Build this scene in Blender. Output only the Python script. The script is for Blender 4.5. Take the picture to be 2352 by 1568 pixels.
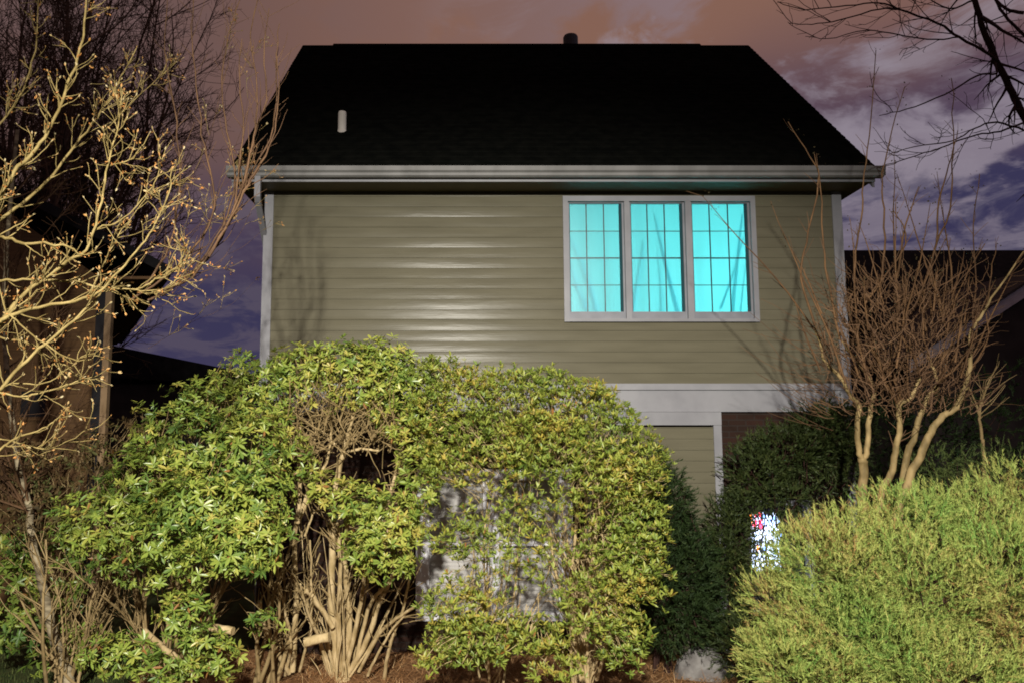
import bpy, math, random
import numpy as np

for o in list(bpy.data.objects):
    bpy.data.objects.remove(o, do_unlink=True)
S = bpy.context.scene
COL = S.collection
R = math.radians
rng = np.random.default_rng(11)
random.seed(5)

# ------------------------------------------------------------------ camera
F, CX, CY, PITCH, CAMH = 1800.0, 1065.0, 784.0, R(6.4), 2.5
cd = bpy.data.cameras.new('camera')
cam = bpy.data.objects.new('camera', cd)
COL.objects.link(cam)
cd.sensor_width = 36
cd.lens = F / 2352 * 36
cd.shift_x = (1176 - CX) / 2352
cd.clip_start = 0.05
cd.clip_end = 500
cam.location = (0, 0, CAMH)
cam.rotation_euler = (R(90) + PITCH, 0, 0)
S.camera = cam

# ------------------------------------------------------------------ exposure
S.view_settings.view_transform = 'Standard'
S.view_settings.look = 'None'
S.view_settings.exposure = 0
S.view_settings.gamma = 1
S.cycles.max_bounces = 6
S.cycles.transparent_max_bounces = 8
S.cycles.filter_width = 1.8
S.cycles.sample_clamp_indirect = 4

# ------------------------------------------------------------------ night sky: low cloud lit from below by the town
W = bpy.data.worlds.new('World')
S.world = W
W.use_nodes = True
nt = W.node_tree
nt.nodes.clear()
def N(t, **k):
    n = nt.nodes.new(t)
    for a, b in k.items(): setattr(n, a, b)
    return n
def L(a, b): nt.links.new(a, b)
def M(op, a, b=None, c=None, clamp=False):
    n = N('ShaderNodeMath', operation=op, use_clamp=clamp)
    for i, v in enumerate((a, b, c)):
        if v is None: continue
        if isinstance(v, (int, float)): n.inputs[i].default_value = v
        else: L(v, n.inputs[i])
    return n.outputs[0]
def smooth(v, lo, hi):
    n = N('ShaderNodeMapRange', interpolation_type='SMOOTHSTEP')
    L(v, n.inputs[0]); n.inputs[1].default_value = lo; n.inputs[2].default_value = hi
    return n.outputs[0]
def mixc(f, a, b):
    n = N('ShaderNodeMix', data_type='RGBA')
    L(f, n.inputs[0])
    for i, v in ((6, a), (7, b)):
        if isinstance(v, tuple): n.inputs[i].default_value = v + (1,)
        else: L(v, n.inputs[i])
    return n.outputs[2]
tc = N('ShaderNodeTexCoord')
sp = N('ShaderNodeSeparateXYZ'); L(tc.outputs['Generated'], sp.inputs[0])
dx, dy, dz = sp.outputs
zz = M('MAXIMUM', dz, 0.0)
den = M('ADD', zz, 0.22)
cb = N('ShaderNodeCombineXYZ')
L(M('DIVIDE', dx, den), cb.inputs[0]); L(M('DIVIDE', dy, den), cb.inputs[1])
def noise(scale, detail, rough, off, dist=0.0):
    mp = N('ShaderNodeMapping'); mp.inputs[1].default_value = off
    L(cb.outputs[0], mp.inputs[0])
    n = N('ShaderNodeTexNoise')
    n.inputs['Scale'].default_value = scale; n.inputs['Detail'].default_value = detail
    n.inputs['Roughness'].default_value = rough; n.inputs['Distortion'].default_value = dist
    L(mp.outputs[0], n.inputs['Vector'])
    return n.outputs['Fac']
n1 = noise(2.3, 7, 0.56, (3.1, 1.7, 0.0), 0.35)
n2 = noise(1.1, 3, 0.5, (8.3, 4.2, 0.0))
n3 = noise(5.5, 5, 0.6, (1.3, 7.7, 0.0), 0.5)
t = M('ADD', M('SUBTRACT', dz, M('MULTIPLY', dx, 0.22)), M('MULTIPLY', M('SUBTRACT', n2, 0.5), 0.28))
red = smooth(t, 0.17, 0.40)
east = smooth(dx, -0.1, 0.3)
gap = mixc(red, (0.040, 0.036, 0.088), mixc(smooth(dx, -0.35, 0.02), (0.150, 0.088, 0.080), (0.235, 0.122, 0.090)))
lav = mixc(east, (0.138, 0.110, 0.136), (0.255, 0.215, 0.265))
cl = smooth(M('ADD', n1, M('MULTIPLY', M('SUBTRACT', n3, 0.5), 0.70)), 0.44, 0.60)
patch = M('MULTIPLY', cl, M('SUBTRACT', 1.0, M('MULTIPLY', red, M('SUBTRACT', 0.86, M('MULTIPLY', east, 0.40)))))
patch = M('MULTIPLY', patch, M('ADD', 0.45, M('MULTIPLY', smooth(dz, 0.16, 0.33), 0.55)))
skyc = mixc(patch, gap, lav)
n4 = noise(3.4, 8, 0.62, (5.2, 2.6, 0.0), 0.9)
skyc = mixc(M('MULTIPLY', M('MULTIPLY', smooth(n4, 0.47, 0.62), east), M('ADD', 0.30, M('MULTIPLY', red, 0.55))), skyc, (0.31, 0.27, 0.32))
haze_low = M('SUBTRACT', 1.0, smooth(dz, 0.0, 0.16))
skyc = mixc(M('MULTIPLY', haze_low, 0.45), skyc, (0.078, 0.064, 0.112))
bg = N('ShaderNodeBackground'); L(skyc, bg.inputs[0]); bg.inputs[1].default_value = 1.0
wo = N('ShaderNodeOutputWorld'); L(bg.outputs[0], wo.inputs[0])

# ------------------------------------------------------------------ the street lamp behind the photographer
ld = bpy.data.lights.new('street_lamp_light', 'SPOT')
lo = bpy.data.objects.new('street_lamp_light', ld)
COL.objects.link(lo)
ld.energy = 11000
ld.color = (1.0, 0.95, 0.85)
ld.shadow_soft_size = 0.11
ld.spot_size = R(72)
ld.spot_blend = 0.8
LP = np.array((-0.35, -3.6, 6.15)); LT = np.array((0.15, 8.0, -0.4))
lo.location = LP
dv = LT - LP
lo.rotation_euler = (math.atan2(math.hypot(dv[0], dv[1]), -dv[2]), 0, math.atan2(-dv[0], dv[1]))

# ------------------------------------------------------------------ helpers
def P(u, v, d):
    a = (u - CX) / F; b = -(v - CY) / F
    D = np.array([a, math.cos(PITCH) - b * math.sin(PITCH), math.sin(PITCH) + b * math.cos(PITCH)])
    q = D * (d / D[1]); q[2] += CAMH
    return q

class B:
    """collects vertices and faces; link() makes ONE mesh object"""
    def __init__(s): s.v = []; s.f = {3: [], 4: []}; s.t = []; s.n = 0; s.hast = False
    def add(s, v, f, tint=None):
        v = np.asarray(v, float).reshape(-1, 3); f = np.asarray(f, int)
        s.v.append(v); s.f[f.shape[1]].append(f + s.n)
        if tint is None: tint = np.zeros(len(v))
        else: s.hast = True
        s.t.append(np.broadcast_to(tint, (len(v),)))
        s.n += len(v)
    def box(s, x0, x1, y0, y1, z0, z1):
        v = [(x, y, z) for z in (z0, z1) for y in (y0, y1) for x in (x0, x1)]
        s.add(v, [(0, 2, 3, 1), (4, 5, 7, 6), (0, 1, 5, 4), (2, 6, 7, 3), (0, 4, 6, 2), (1, 3, 7, 5)])
    def prism(s, poly, vec):
        """poly: planar ring of points, extruded along vec"""
        p = np.asarray(poly, float); n = len(p); v = np.vstack([p, p + np.asarray(vec)])
        s.add(v, [(i, (i + 1) % n, n + (i + 1) % n, n + i) for i in range(n)])
        for base, rev in ((0, True), (n, False)):
            f = [(base, base + i, base + i + 1) for i in range(1, n - 1)]
            if rev: f = [(a, c, b) for a, b, c in f]
            s.v.append(np.zeros((0, 3))); s.t.append(np.zeros(0))
            s.f[3].append(np.array(f) + s.n - 2 * n)
    def tube(s, pts, rad, k=5, tint=None, cap=True):
        pts = np.asarray(pts, float); n = len(pts); rad = np.broadcast_to(rad, (n,))
        tg = np.gradient(pts, axis=0); tg /= np.linalg.norm(tg, axis=1)[:, None] + 1e-9
        ax = np.eye(3)[np.argmin(np.abs(tg.mean(0)))]
        a = np.cross(tg, ax); a /= np.linalg.norm(a, axis=1)[:, None] + 1e-9
        b = np.cross(tg, a)
        th = np.arange(k) * 2 * math.pi / k
        ring = pts[:, None] + rad[:, None, None] * (np.cos(th)[None, :, None] * a[:, None] + np.sin(th)[None, :, None] * b[:, None])
        i = np.arange(n - 1)[:, None] * k; j = np.arange(k)[None, :]; j2 = (j + 1) % k
        f = np.stack([i + j, i + j2, i + k + j2, i + k + j], -1).reshape(-1, 4)
        s.add(ring.reshape(-1, 3), f, tint)
        if cap and k >= 5:
            for e in (0, n - 1):
                c = np.vstack([ring[e], pts[e]]); s.add(c, [(q, (q + 1) % k, k) for q in range(k)], tint)
    def link(s, name, mat, parent=None, smooth=False):
        me = bpy.data.meshes.new(name)
        v = np.concatenate(s.v) if s.v else np.zeros((0, 3))
        fs = [(k, np.concatenate(s.f[k])) for k in (3, 4) if s.f[k]]
        me.vertices.add(len(v)); me.vertices.foreach_set('co', v.astype('f').ravel())
        nl = sum(f.size for _, f in fs); npoly = sum(len(f) for _, f in fs)
        me.loops.add(nl); me.loops.foreach_set('vertex_index', np.concatenate([f.ravel() for _, f in fs]).astype('i'))
        me.polygons.add(npoly)
        st = np.cumsum([0] + list(np.concatenate([np.full(len(f), k) for k, f in fs])))[:-1]
        me.polygons.foreach_set('loop_start', st.astype('i'))
        me.polygons.foreach_set('use_smooth', np.full(npoly, bool(smooth)))
        if s.hast:
            at = me.attributes.new('tint', 'FLOAT', 'POINT')
            at.data.foreach_set('value', np.concatenate(s.t).astype('f'))
        me.update(calc_edges=True); me.validate()
        me.materials.append(mat)
        o = bpy.data.objects.new(name, me); COL.objects.link(o)
        if parent is not None:
            o.parent = parent
            pm = parent.location
            q = parent
            off = np.zeros(3)
            while q is not None: off += np.array(q.location); q = q.parent
            me.transform(__import__('mathutils').Matrix.Translation(tuple(-off)))
        return o
def tag(o, label=None, cat=None, group=None, kind=None):
    for k, v in (('label', label), ('category', cat), ('group', group), ('kind', kind)):
        if v: o[k] = v
    return o
def thing(name, loc, label, cat, group=None):
    o = bpy.data.objects.new(name, None); COL.objects.link(o); o.location = loc
    return tag(o, label, cat, group)
def box(name, mat, parent, *a):
    b = B()
    for q in (a if isinstance(a[0], (tuple, list)) else [a]): b.box(*q)
    return b.link(name, mat, parent)

# ------------------------------------------------------------------ materials
def mat(name, c1, c2=None, scale=6.0, rough=0.6, spec=0.4, bump=0.0, stretch=(1, 1, 1), detail=4, tintmap=None, trans=0.0, metal=0.0, bscale=None, dist=0.02):
    m = bpy.data.materials.new(name); m.use_nodes = True
    t = m.node_tree; bs = t.nodes['Principled BSDF']
    bs.inputs['Roughness'].default_value = rough
    bs.inputs['Specular IOR Level'].default_value = spec
    bs.inputs['Metallic'].default_value = metal
    tc = t.nodes.new('ShaderNodeTexCoord'); mp = t.nodes.new('ShaderNodeMapping'); mp.inputs[3].default_value = stretch
    t.links.new(tc.outputs['Object'], mp.inputs[0])
    nz = t.nodes.new('ShaderNodeTexNoise'); nz.inputs['Scale'].default_value = scale; nz.inputs['Detail'].default_value = detail
    t.links.new(mp.outputs[0], nz.inputs['Vector'])
    rp = t.nodes.new('ShaderNodeValToRGB')
    if tintmap:
        at = t.nodes.new('ShaderNodeAttribute'); at.attribute_name = 'tint'
        t.links.new(at.outputs['Fac'], rp.inputs[0])
        e = rp.color_ramp.elements
        while len(e) < len(tintmap): e.new(0.5)
        for i, (pos, c) in enumerate(tintmap): e[i].position = pos; e[i].color = c + (1,)
    else:
        c2 = c2 or c1
        rp.color_ramp.elements[0].position = 0.36; rp.color_ramp.elements[0].color = tuple(c1) + (1,)
        rp.color_ramp.elements[1].position = 0.64; rp.color_ramp.elements[1].color = tuple(c2) + (1,)
        t.links.new(nz.outputs['Fac'], rp.inputs[0])
    t.links.new(rp.outputs[0], bs.inputs['Base Color'])
    if bump:
        bm = t.nodes.new('ShaderNodeBump'); bm.inputs['Strength'].default_value = bump; bm.inputs['Distance'].default_value = dist
        src = nz
        if bscale:
            src = t.nodes.new('ShaderNodeTexNoise'); src.inputs['Scale'].default_value = bscale; src.inputs['Detail'].default_value = 5
            t.links.new(mp.outputs[0], src.inputs['Vector'])
        t.links.new(src.outputs['Fac'], bm.inputs['Height']); t.links.new(bm.outputs[0], bs.inputs['Normal'])
    if trans:
        tr = t.nodes.new('ShaderNodeBsdfTranslucent'); t.links.new(rp.outputs[0], tr.inputs[0])
        mx = t.nodes.new('ShaderNodeMixShader'); mx.inputs[0].default_value = trans
        out = t.nodes['Material Output']
        t.links.new(bs.outputs[0], mx.inputs[1]); t.links.new(tr.outputs[0], mx.inputs[2]); t.links.new(mx.outputs[0], out.inputs[0])
    return m
def brickmat(name, c1, c2, mortar):
    m = mat(name, c1, rough=0.9, spec=0.2); t = m.node_tree; bs = t.nodes['Principled BSDF']
    br = t.nodes.new('ShaderNodeTexBrick'); tc = t.nodes['Texture Coordinate']
    mp = t.nodes.new('ShaderNodeMapping'); mp.inputs[2].default_value = (R(90), 0, 0)
    t.links.new(tc.outputs['Object'], mp.inputs[0]); t.links.new(mp.outputs[0], br.inputs[0])
    br.inputs['Color1'].default_value = c1 + (1,); br.inputs['Color2'].default_value = c2 + (1,); br.inputs['Mortar'].default_value = mortar + (1,)
    br.inputs['Scale'].default_value = 1; br.inputs['Brick Width'].default_value = 0.2; br.inputs['Row Height'].default_value = 0.067; br.inputs['Mortar Size'].default_value = 0.006
    t.links.new(br.outputs[0], bs.inputs['Base Color'])
    bm = t.nodes.new('ShaderNodeBump'); bm.inputs['Strength'].default_value = 0.5; bm.inputs['Distance'].default_value = 0.01; bm.invert = True
    t.links.new(br.outputs['Fac'], bm.inputs['Height']); t.links.new(bm.outputs[0], bs.inputs['Normal'])
    return m
def emit(name, c, s):
    m = bpy.data.materials.new(name); m.use_nodes = True; b = m.node_tree.nodes['Principled BSDF']
    b.inputs['Base Color'].default_value = c + (1,); b.inputs['Emission Color'].default_value = c + (1,); b.inputs['Emission Strength'].default_value = s
    return m
def glass(name, refl=0.06, rg=0.35):
    m = bpy.data.materials.new(name); m.use_nodes = True; t = m.node_tree; t.nodes.clear()
    a = t.nodes.new('ShaderNodeBsdfTransparent'); a.inputs[0].default_value = (0.93, 0.97, 0.97, 1)
    g = t.nodes.new('ShaderNodeBsdfGlossy'); g.inputs['Roughness'].default_value = rg
    x = t.nodes.new('ShaderNodeMixShader'); x.inputs[0].default_value = refl
    o = t.nodes.new('ShaderNodeOutputMaterial')
    t.links.new(a.outputs[0], x.inputs[1]); t.links.new(g.outputs[0], x.inputs[2]); t.links.new(x.outputs[0], o.inputs[0])
    return m
def cloth(name, c, tr):
    m = bpy.data.materials.new(name); m.use_nodes = True; t = m.node_tree; t.nodes.clear()
    tcn = t.nodes.new('ShaderNodeTexCoord'); nz = t.nodes.new('ShaderNodeTexNoise'); nz.inputs['Scale'].default_value = 90; nz.inputs['Detail'].default_value = 2
    t.links.new(tcn.outputs['Object'], nz.inputs['Vector'])
    rp = t.nodes.new('ShaderNodeValToRGB')
    rp.color_ramp.elements[0].color = tuple(x * 0.9 for x in c) + (1,); rp.color_ramp.elements[1].color = c + (1,)
    t.links.new(nz.outputs['Fac'], rp.inputs[0])
    a = t.nodes.new('ShaderNodeBsdfTranslucent'); d = t.nodes.new('ShaderNodeBsdfDiffuse')
    t.links.new(rp.outputs[0], a.inputs[0]); t.links.new(rp.outputs[0], d.inputs[0])
    x = t.nodes.new('ShaderNodeMixShader'); x.inputs[0].default_value = tr
    o = t.nodes.new('ShaderNodeOutputMaterial')
    t.links.new(d.outputs[0], x.inputs[1]); t.links.new(a.outputs[0], x.inputs[2]); t.links.new(x.outputs[0], o.inputs[0])
    return m

m_siding = mat('tan_vinyl_siding', (0.106, 0.097, 0.066), (0.121, 0.111, 0.076), scale=1.6, rough=0.26, spec=0.062, bump=0.12, bscale=2.2, stretch=(1, 1, 6), dist=0.02)
m_trim = mat('white_painted_trim', (0.175, 0.175, 0.19), (0.22, 0.22, 0.235), scale=3, rough=0.5, bump=0.05, bscale=30)
m_gutter = mat('grey_gutter', (0.15, 0.148, 0.143), (0.205, 0.202, 0.197), scale=5, rough=0.6, stretch=(1, 1, .2))
m_soffit = mat('tan_soffit', (0.10, 0.085, 0.045), (0.12, 0.10, 0.055), scale=4, rough=0.6)
m_roof = mat('black_shingles', (0.0035, 0.004, 0.0035), (0.006, 0.0065, 0.0055), scale=7, rough=0.95, spec=0.0, bump=0.5, bscale=40, stretch=(1, 1, 1))
m_brick = brickmat('red_brick', (0.026, 0.011, 0.007), (0.018, 0.009, 0.006), (0.024, 0.018, 0.015))
m_dark = mat('dark_void', (0.012, 0.012, 0.014), rough=0.5)
m_grid = mat('dark_grille', (0.02, 0.055, 0.065), rough=1.0, spec=0.0)  # muntins' backlit darkness and teal cast put into the colour
m_sash = mat('window_sash', (0.15, 0.155, 0.175), (0.19, 0.195, 0.22), rough=0.5)
m_glass = glass('window_glass', 0.03)
m_curtain = cloth('turquoise_curtain', (0.12, 0.80, 0.92), 0.9)
m_fold = cloth('turquoise_curtain_fold', (0.06, 0.60, 0.70), 0.55)
m_roomwall = mat('room_plaster', (0.75, 0.75, 0.72), rough=0.9)
m_blind = mat('pink_blind', (0.56, 0.45, 0.43), (0.64, 0.52, 0.50), scale=3, rough=0.7, stretch=(1, 1, 8))  # blind colour lightened to make up for the hedge's shade
m_pipe = mat('vent_pipe', (0.50, 0.48, 0.42), (0.58, 0.56, 0.50), rough=0.6)
m_wood = mat('brown_wood_siding', (0.10, 0.052, 0.018), (0.135, 0.072, 0.025), scale=4, rough=0.7, bump=0.3, stretch=(0.6, 1, 8))
m_post = mat('orange_tan_post', (0.26, 0.17, 0.085), (0.33, 0.22, 0.12), scale=5, rough=0.7)  # post lighter and more orange than the wall boards
m_nroof = mat('dark_far_roof', (0.010, 0.010, 0.011), (0.018, 0.017, 0.018), scale=5, rough=0.95, spec=0.05)
m_nwall = mat('dark_far_wall', (0.035, 0.03, 0.028), (0.05, 0.043, 0.04), scale=3, rough=0.9, spec=0.1)
m_nbrd = mat('grey_rake_board', (0.42, 0.40, 0.42), (0.50, 0.48, 0.50), rough=0.7)
m_mulch = mat('mulch', (0.13, 0.062, 0.026), (0.25, 0.13, 0.06), scale=25, rough=0.95, bump=0.8, detail=6, spec=0.1)
m_ground = mat('dark_lawn', (0.03, 0.045, 0.015), (0.055, 0.06, 0.022), scale=8, rough=0.95, bump=0.4, spec=0.1)
m_straw = mat('pine_straw', None, tintmap=[(0, (0.22, 0.10, 0.035)), (0.6, (0.42, 0.22, 0.09)), (1, (0.58, 0.40, 0.21))], rough=0.8, spec=0.2)
m_grass = mat('grass_blades', None, tintmap=[(0, (0.03, 0.05, 0.012)), (1, (0.10, 0.12, 0.035))], rough=0.7, spec=0.2)
m_bark_pale = mat('pale_yellow_bark', (0.15, 0.108, 0.034), (0.285, 0.215, 0.082), scale=14, rough=0.75, bump=0.5, detail=6, spec=0.25)
m_bark_band = mat('mottled_bark', (0.10, 0.08, 0.05), (0.36, 0.30, 0.19), scale=9, rough=0.85, bump=0.6, stretch=(0.6, 0.6, 2.2), spec=0.2)
m_bark_brown = mat('brown_bark', (0.085, 0.052, 0.033), (0.135, 0.083, 0.052), scale=10, rough=0.9, bump=0.4, spec=0.15)
m_bark_dark = mat('dark_bark', (0.03, 0.015, 0.012), (0.05, 0.025, 0.019), scale=10, rough=0.9, bump=0.4, spec=0.15)
m_bark_myrtle = mat('tan_myrtle_bark', (0.13, 0.092, 0.036), (0.30, 0.215, 0.095), scale=13, rough=0.7, bump=0.3, stretch=(1, 1, 0.5), spec=0.25)
m_twig_red = mat('reddish_twig', (0.062, 0.033, 0.017), (0.12, 0.066, 0.032), scale=6, rough=0.75, spec=0.2)
m_stem = mat('buff_stem_bark', (0.33, 0.24, 0.11), (0.56, 0.43, 0.235), scale=16, rough=0.8, bump=0.6, detail=6, stretch=(1, 1, 0.4), spec=0.2)
m_whip = mat('orange_brown_whip', (0.065, 0.034, 0.015), (0.13, 0.070, 0.030), scale=5, rough=0.7, spec=0.2)
m_twig = mat('brown_twig', (0.20, 0.14, 0.06), (0.33, 0.24, 0.115), scale=8, rough=0.8, spec=0.2)
m_bud = mat('bud', None, tintmap=[(0, (0.36, 0.14, 0.03)), (0.5, (0.45, 0.23, 0.07)), (0.75, (0.36, 0.28, 0.13)), (1, (0.45, 0.39, 0.24))], rough=0.6, spec=0.3, trans=0.2)
m_leafA = mat('rhododendron_leaf', None, tintmap=[(0, (0.085, 0.16, 0.030)), (0.45, (0.225, 0.295, 0.048)), (0.8, (0.345, 0.365, 0.068)), (0.95, (0.42, 0.36, 0.08)), (1, (0.27, 0.13, 0.04))], rough=0.40, spec=0.5, trans=0.18)
m_leafB = mat('olive_leaf', None, tintmap=[(0, (0.10, 0.165, 0.026)), (0.4, (0.215, 0.28, 0.045)), (0.8, (0.315, 0.34, 0.058)), (0.95, (0.41, 0.32, 0.06)), (1, (0.28, 0.12, 0.03))], rough=0.45, spec=0.4, trans=0.22)
m_leafD = mat('dry_brown_leaf', None, tintmap=[(0, (0.04, 0.03, 0.012)), (0.5, (0.085, 0.05, 0.018)), (1, (0.06, 0.075, 0.02))], rough=0.7, spec=0.2)
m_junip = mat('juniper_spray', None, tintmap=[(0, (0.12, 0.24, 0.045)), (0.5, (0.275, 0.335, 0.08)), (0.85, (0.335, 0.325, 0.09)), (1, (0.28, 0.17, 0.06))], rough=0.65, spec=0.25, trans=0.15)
m_junip_dim = mat('shaded_juniper_spray', None, tintmap=[(0, (0.05, 0.075, 0.02)), (1, (0.12, 0.15, 0.04))], rough=0.65, spec=0.2, trans=0.1)  # juniper colours darkened: the back plant's dimness put into the tint
m_yew = mat('dark_evergreen', None, tintmap=[(0, (0.010, 0.022, 0.006)), (0.7, (0.022, 0.04, 0.010)), (1, (0.04, 0.055, 0.014))], rough=0.65, spec=0.2, trans=0.05)
m_holly = mat('dark_olive_evergreen', None, tintmap=[(0, (0.014, 0.026, 0.006)), (0.7, (0.035, 0.05, 0.012)), (1, (0.055, 0.065, 0.016))], rough=0.6, spec=0.25, trans=0.05)

# ------------------------------------------------------------------ ground
b = B(); b.add([(-150, -30, 0), (150, -30, 0), (150, 300, 0), (-150, 300, 0)], [(0, 1, 2, 3)])
tag(b.link('ground', m_ground), kind='structure')
b = B()
xs = np.linspace(-3.3, 6.5, 80); ys = np.linspace(6.4, 9.05, 26)
X, Y = np.meshgrid(xs, ys)
Z = 0.03 + 0.03 * np.sin(X * 3.1 + Y) * np.sin(Y * 4.3) + 0.012 * rng.standard_normal(X.shape)
Z += 0.09 * np.exp(-((X + 1.2) ** 2 + (Y - 8.05) ** 2) / 0.25)
Z = np.maximum(Z, 0.006); Z[0] = 0.004
v = np.stack([X, Y, Z], -1).reshape(-1, 3); nx = len(xs)
f = [(j * nx + i, j * nx + i + 1, (j + 1) * nx + i + 1, (j + 1) * nx + i) for j in range(len(ys) - 1) for i in range(nx - 1)]
b.add(v, f); tag(b.link('mulch_bed', m_mulch, smooth=True), kind='structure')
def strands(b, n, xr, yr, zf, ln, w, up):
    x = rng.uniform(*xr, n); y = rng.uniform(*yr, n); z = zf(x, y)
    a = rng.uniform(0, 6.283, n); l = rng.uniform(*ln, n); e = rng.normal(0, up, n) if up < 1 else rng.uniform(0.5, 2.0, n)
    d = np.stack([np.cos(a) * np.cos(e), np.sin(a) * np.cos(e), np.abs(np.sin(e))], -1) * l[:, None]
    p = np.stack([x, y, z], -1); s = np.stack([-np.sin(a), np.cos(a), 0 * a], -1) * w
    v = np.stack([p - s, p + s, p + d], 1).reshape(-1, 3)
    b.add(v, np.arange(3 * n).reshape(-1, 3), np.repeat(rng.uniform(0, 1, n), 3))
b = B()
strands(b, 9000, (-3.2, 3.2), (7.2, 8.9), lambda x, y: 0.05 + 0.085 * np.exp(-((x + 1.2) ** 2 + (y - 8.05) ** 2) / 0.25), (0.06, 0.2), 0.003, 0.35)
tag(b.link('pine_straw', m_straw), 'rusty pine straw littering the mulch under the shrubs', 'pine straw', kind='stuff')
b = B(); strands(b, 6000, (-7, -3.3), (6.2, 9.5), lambda x, y: 0 * x, (0.03, 0.08), 0.004, 2)
tag(b.link('grass', m_grass), 'short dark lawn grass left of the mulch', 'grass', kind='stuff')

# ------------------------------------------------------------------ the house
WY = 9.10
XL, XR = -2.36, 4.48
house = thing('house', (1.06, WY, 0), 'tan sided two-storey house with black roof and three-part window glowing turquoise', 'house')
def siding(b, x0, x1, z0, z1, y, hole=None, lap=0.1235):
    nrow = int(math.ceil((z1 - z0) / lap))
    off = lambda t: 0.0088 * (1 - t) + 0.0020 * math.sin(math.pi * t)
    for r in range(nrow):
        a = z0 + r * lap; top = min(a + lap, z1)
        ts = [0, 0.12, 0.34, 0.56, 0.78, 1.0]
        zs = [a + lap * t for t in ts]
        zs = [z for z in zs if z < top - 1e-6] + [top]
        if hole: zs = sorted(set(zs + [h for h in hole[2:] if a + 1e-4 < h < top - 1e-4]))
        spans = [(x0, x1)]
        wob = random.uniform(-0.0012, 0.0012)
        def quad(s0, s1, za, oa, zb, ob):
            k = 12; xx = np.linspace(s0, s1, k + 1)
            wv = 0.0012 * np.sin(xx * 1.7 + r * 2.3)
            v = np.concatenate([np.stack([xx, y - oa - wob - wv * min(1, oa * 200), 0 * xx + za], -1), np.stack([xx, y - ob - wob * 0 - wv * 0.5, 0 * xx + zb], -1)])
            b.add(v, [(i, i + 1, k + 2 + i, k + 1 + i) for i in range(k)])
        def segs(zm):
            if hole and hole[2] < zm < hole[3]: return [(x0, hole[0]), (hole[1], x1)]
            return [(x0, x1)]
        for s0, s1 in segs(a + 0.0005): quad(s0, s1, a, 0.0, a + 0.0002, off(0))
        for za, zb in zip(zs[:-1], zs[1:]):
            for s0, s1 in segs((za + zb) / 2): quad(s0, s1, za + (0.0002 if za == a else 0), off((za - a) / lap), zb, off((zb - a) / lap))
WIN = (1.178, 3.462, 3.747, 5.256)
b = B(); siding(b, XL + 0.10, XR - 0.10, 3.03, 5.34, WY, (WIN[0] + 0.03, WIN[1] - 0.03, WIN[2] + 0.03, WIN[3] - 0.03))
sw = b.link('siding_wall', m_siding, house)
# side and rear walls (upper), with gable ends
RY0, RZ0, RY1, RZ1 = 8.66, 5.47, 12.32, 8.80
BACK = 2 * RY1 - WY
b = B()
for x in (XL + 0.02, XR - 0.02):
    b.add([(x, WY, 2.7), (x, BACK, 2.7), (x, BACK, 5.4), (x, RY1, 8.55), (x, WY, 5.4)], [(0, 1, 2), (0, 2, 3), (0, 3, 4)])
b.add([(XL, BACK, 2.7), (XR, BACK, 2.7), (XR, BACK, 5.4), (XL, BACK, 5.4)], [(0, 1, 2, 3)])
b.link('side_wall', m_siding, house)
b = B()
b.box(XL + 0.02, -0.56, WY, WY + 0.2, 0, 2.72); b.box(1.26, 3.18, WY, WY + 0.2, 0, 2.72); b.box(3.98, XR - 0.02, WY, WY + 0.2, 0, 2.72)
b.box(-0.56, 1.26, WY, WY + 0.2, 0, 0.35); b.box(-0.56, 1.26, WY, WY + 0.2, 2.07, 2.72)
b.box(3.18, 3.98, WY, WY + 0.2, 0, 0.42); b.box(3.18, 3.98, WY, WY + 0.2, 1.72, 2.72)
b.box(XL + 0.02, XL + 0.22, WY + 0.2, BACK, 0, 2.7); b.box(XR - 0.22, XR - 0.02, WY + 0.2, BACK, 0, 2.7); b.box(XL + 0.22, XR - 0.22, BACK - 0.2, BACK, 0, 2.7)
b.link('brick_wall', m_brick, house)
# roof: two slabs with shingle courses
rw0, rw1 = -2.655, 4.70
b = B()
ncr = 34
for sgn in (1, -1):
    for c in range(ncr):
        t0, t1 = c / ncr, (c + 1) / ncr
        yy = lambda t: (RY0 + (RY1 - RY0) * t) if sgn == 1 else (2 * RY1 - (RY0 + (RY1 - RY0) * t))
        zz_ = lambda t: RZ0 + (RZ1 - RZ0) * t
        k = 30; xx = np.linspace(rw0, rw1, k + 1); jit = rng.normal(0, 0.002, k + 1)
        lo_ = np.stack([xx, 0 * xx + yy(t0), zz_(t0) + 0.010 + jit], -1); hi_ = np.stack([xx, 0 * xx + yy(t1), 0 * xx + zz_(t1)], -1)
        ed = np.stack([xx, 0 * xx + yy(t0), 0 * xx + zz_(t0)], -1)
        b.add(np.concatenate([lo_, hi_]), [(i, i + 1, k + 2 + i, k + 1 + i) for i in range(k)])
        b.add(np.concatenate([ed, lo_]), [(i, i + 1, k + 2 + i, k + 1 + i) for i in range(k)])
th = 0.09
for x in (rw0, rw1):
    b.add([(x, RY0, RZ0), (x, RY1, RZ1), (x, 2 * RY1 - RY0, RZ0), (x, 2 * RY1 - RY0, RZ0 - th), (x, RY1, RZ1 - th), (x, RY0, RZ0 - th)], [(0, 1, 4, 5), (1, 2, 3, 4)])
b.add([(rw0, RY0, RZ0 - th), (rw1, RY0, RZ0 - th), (rw1, RY1, RZ1 - th), (rw0, RY1, RZ1 - th), (rw1, 2 * RY1 - RY0, RZ0 - th), (rw0, 2 * RY1 - RY0, RZ0 - th)], [(0, 1, 2, 3), (3, 2, 4, 5)])
roof = b.link('roof', m_roof, house)
b = B()
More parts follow.
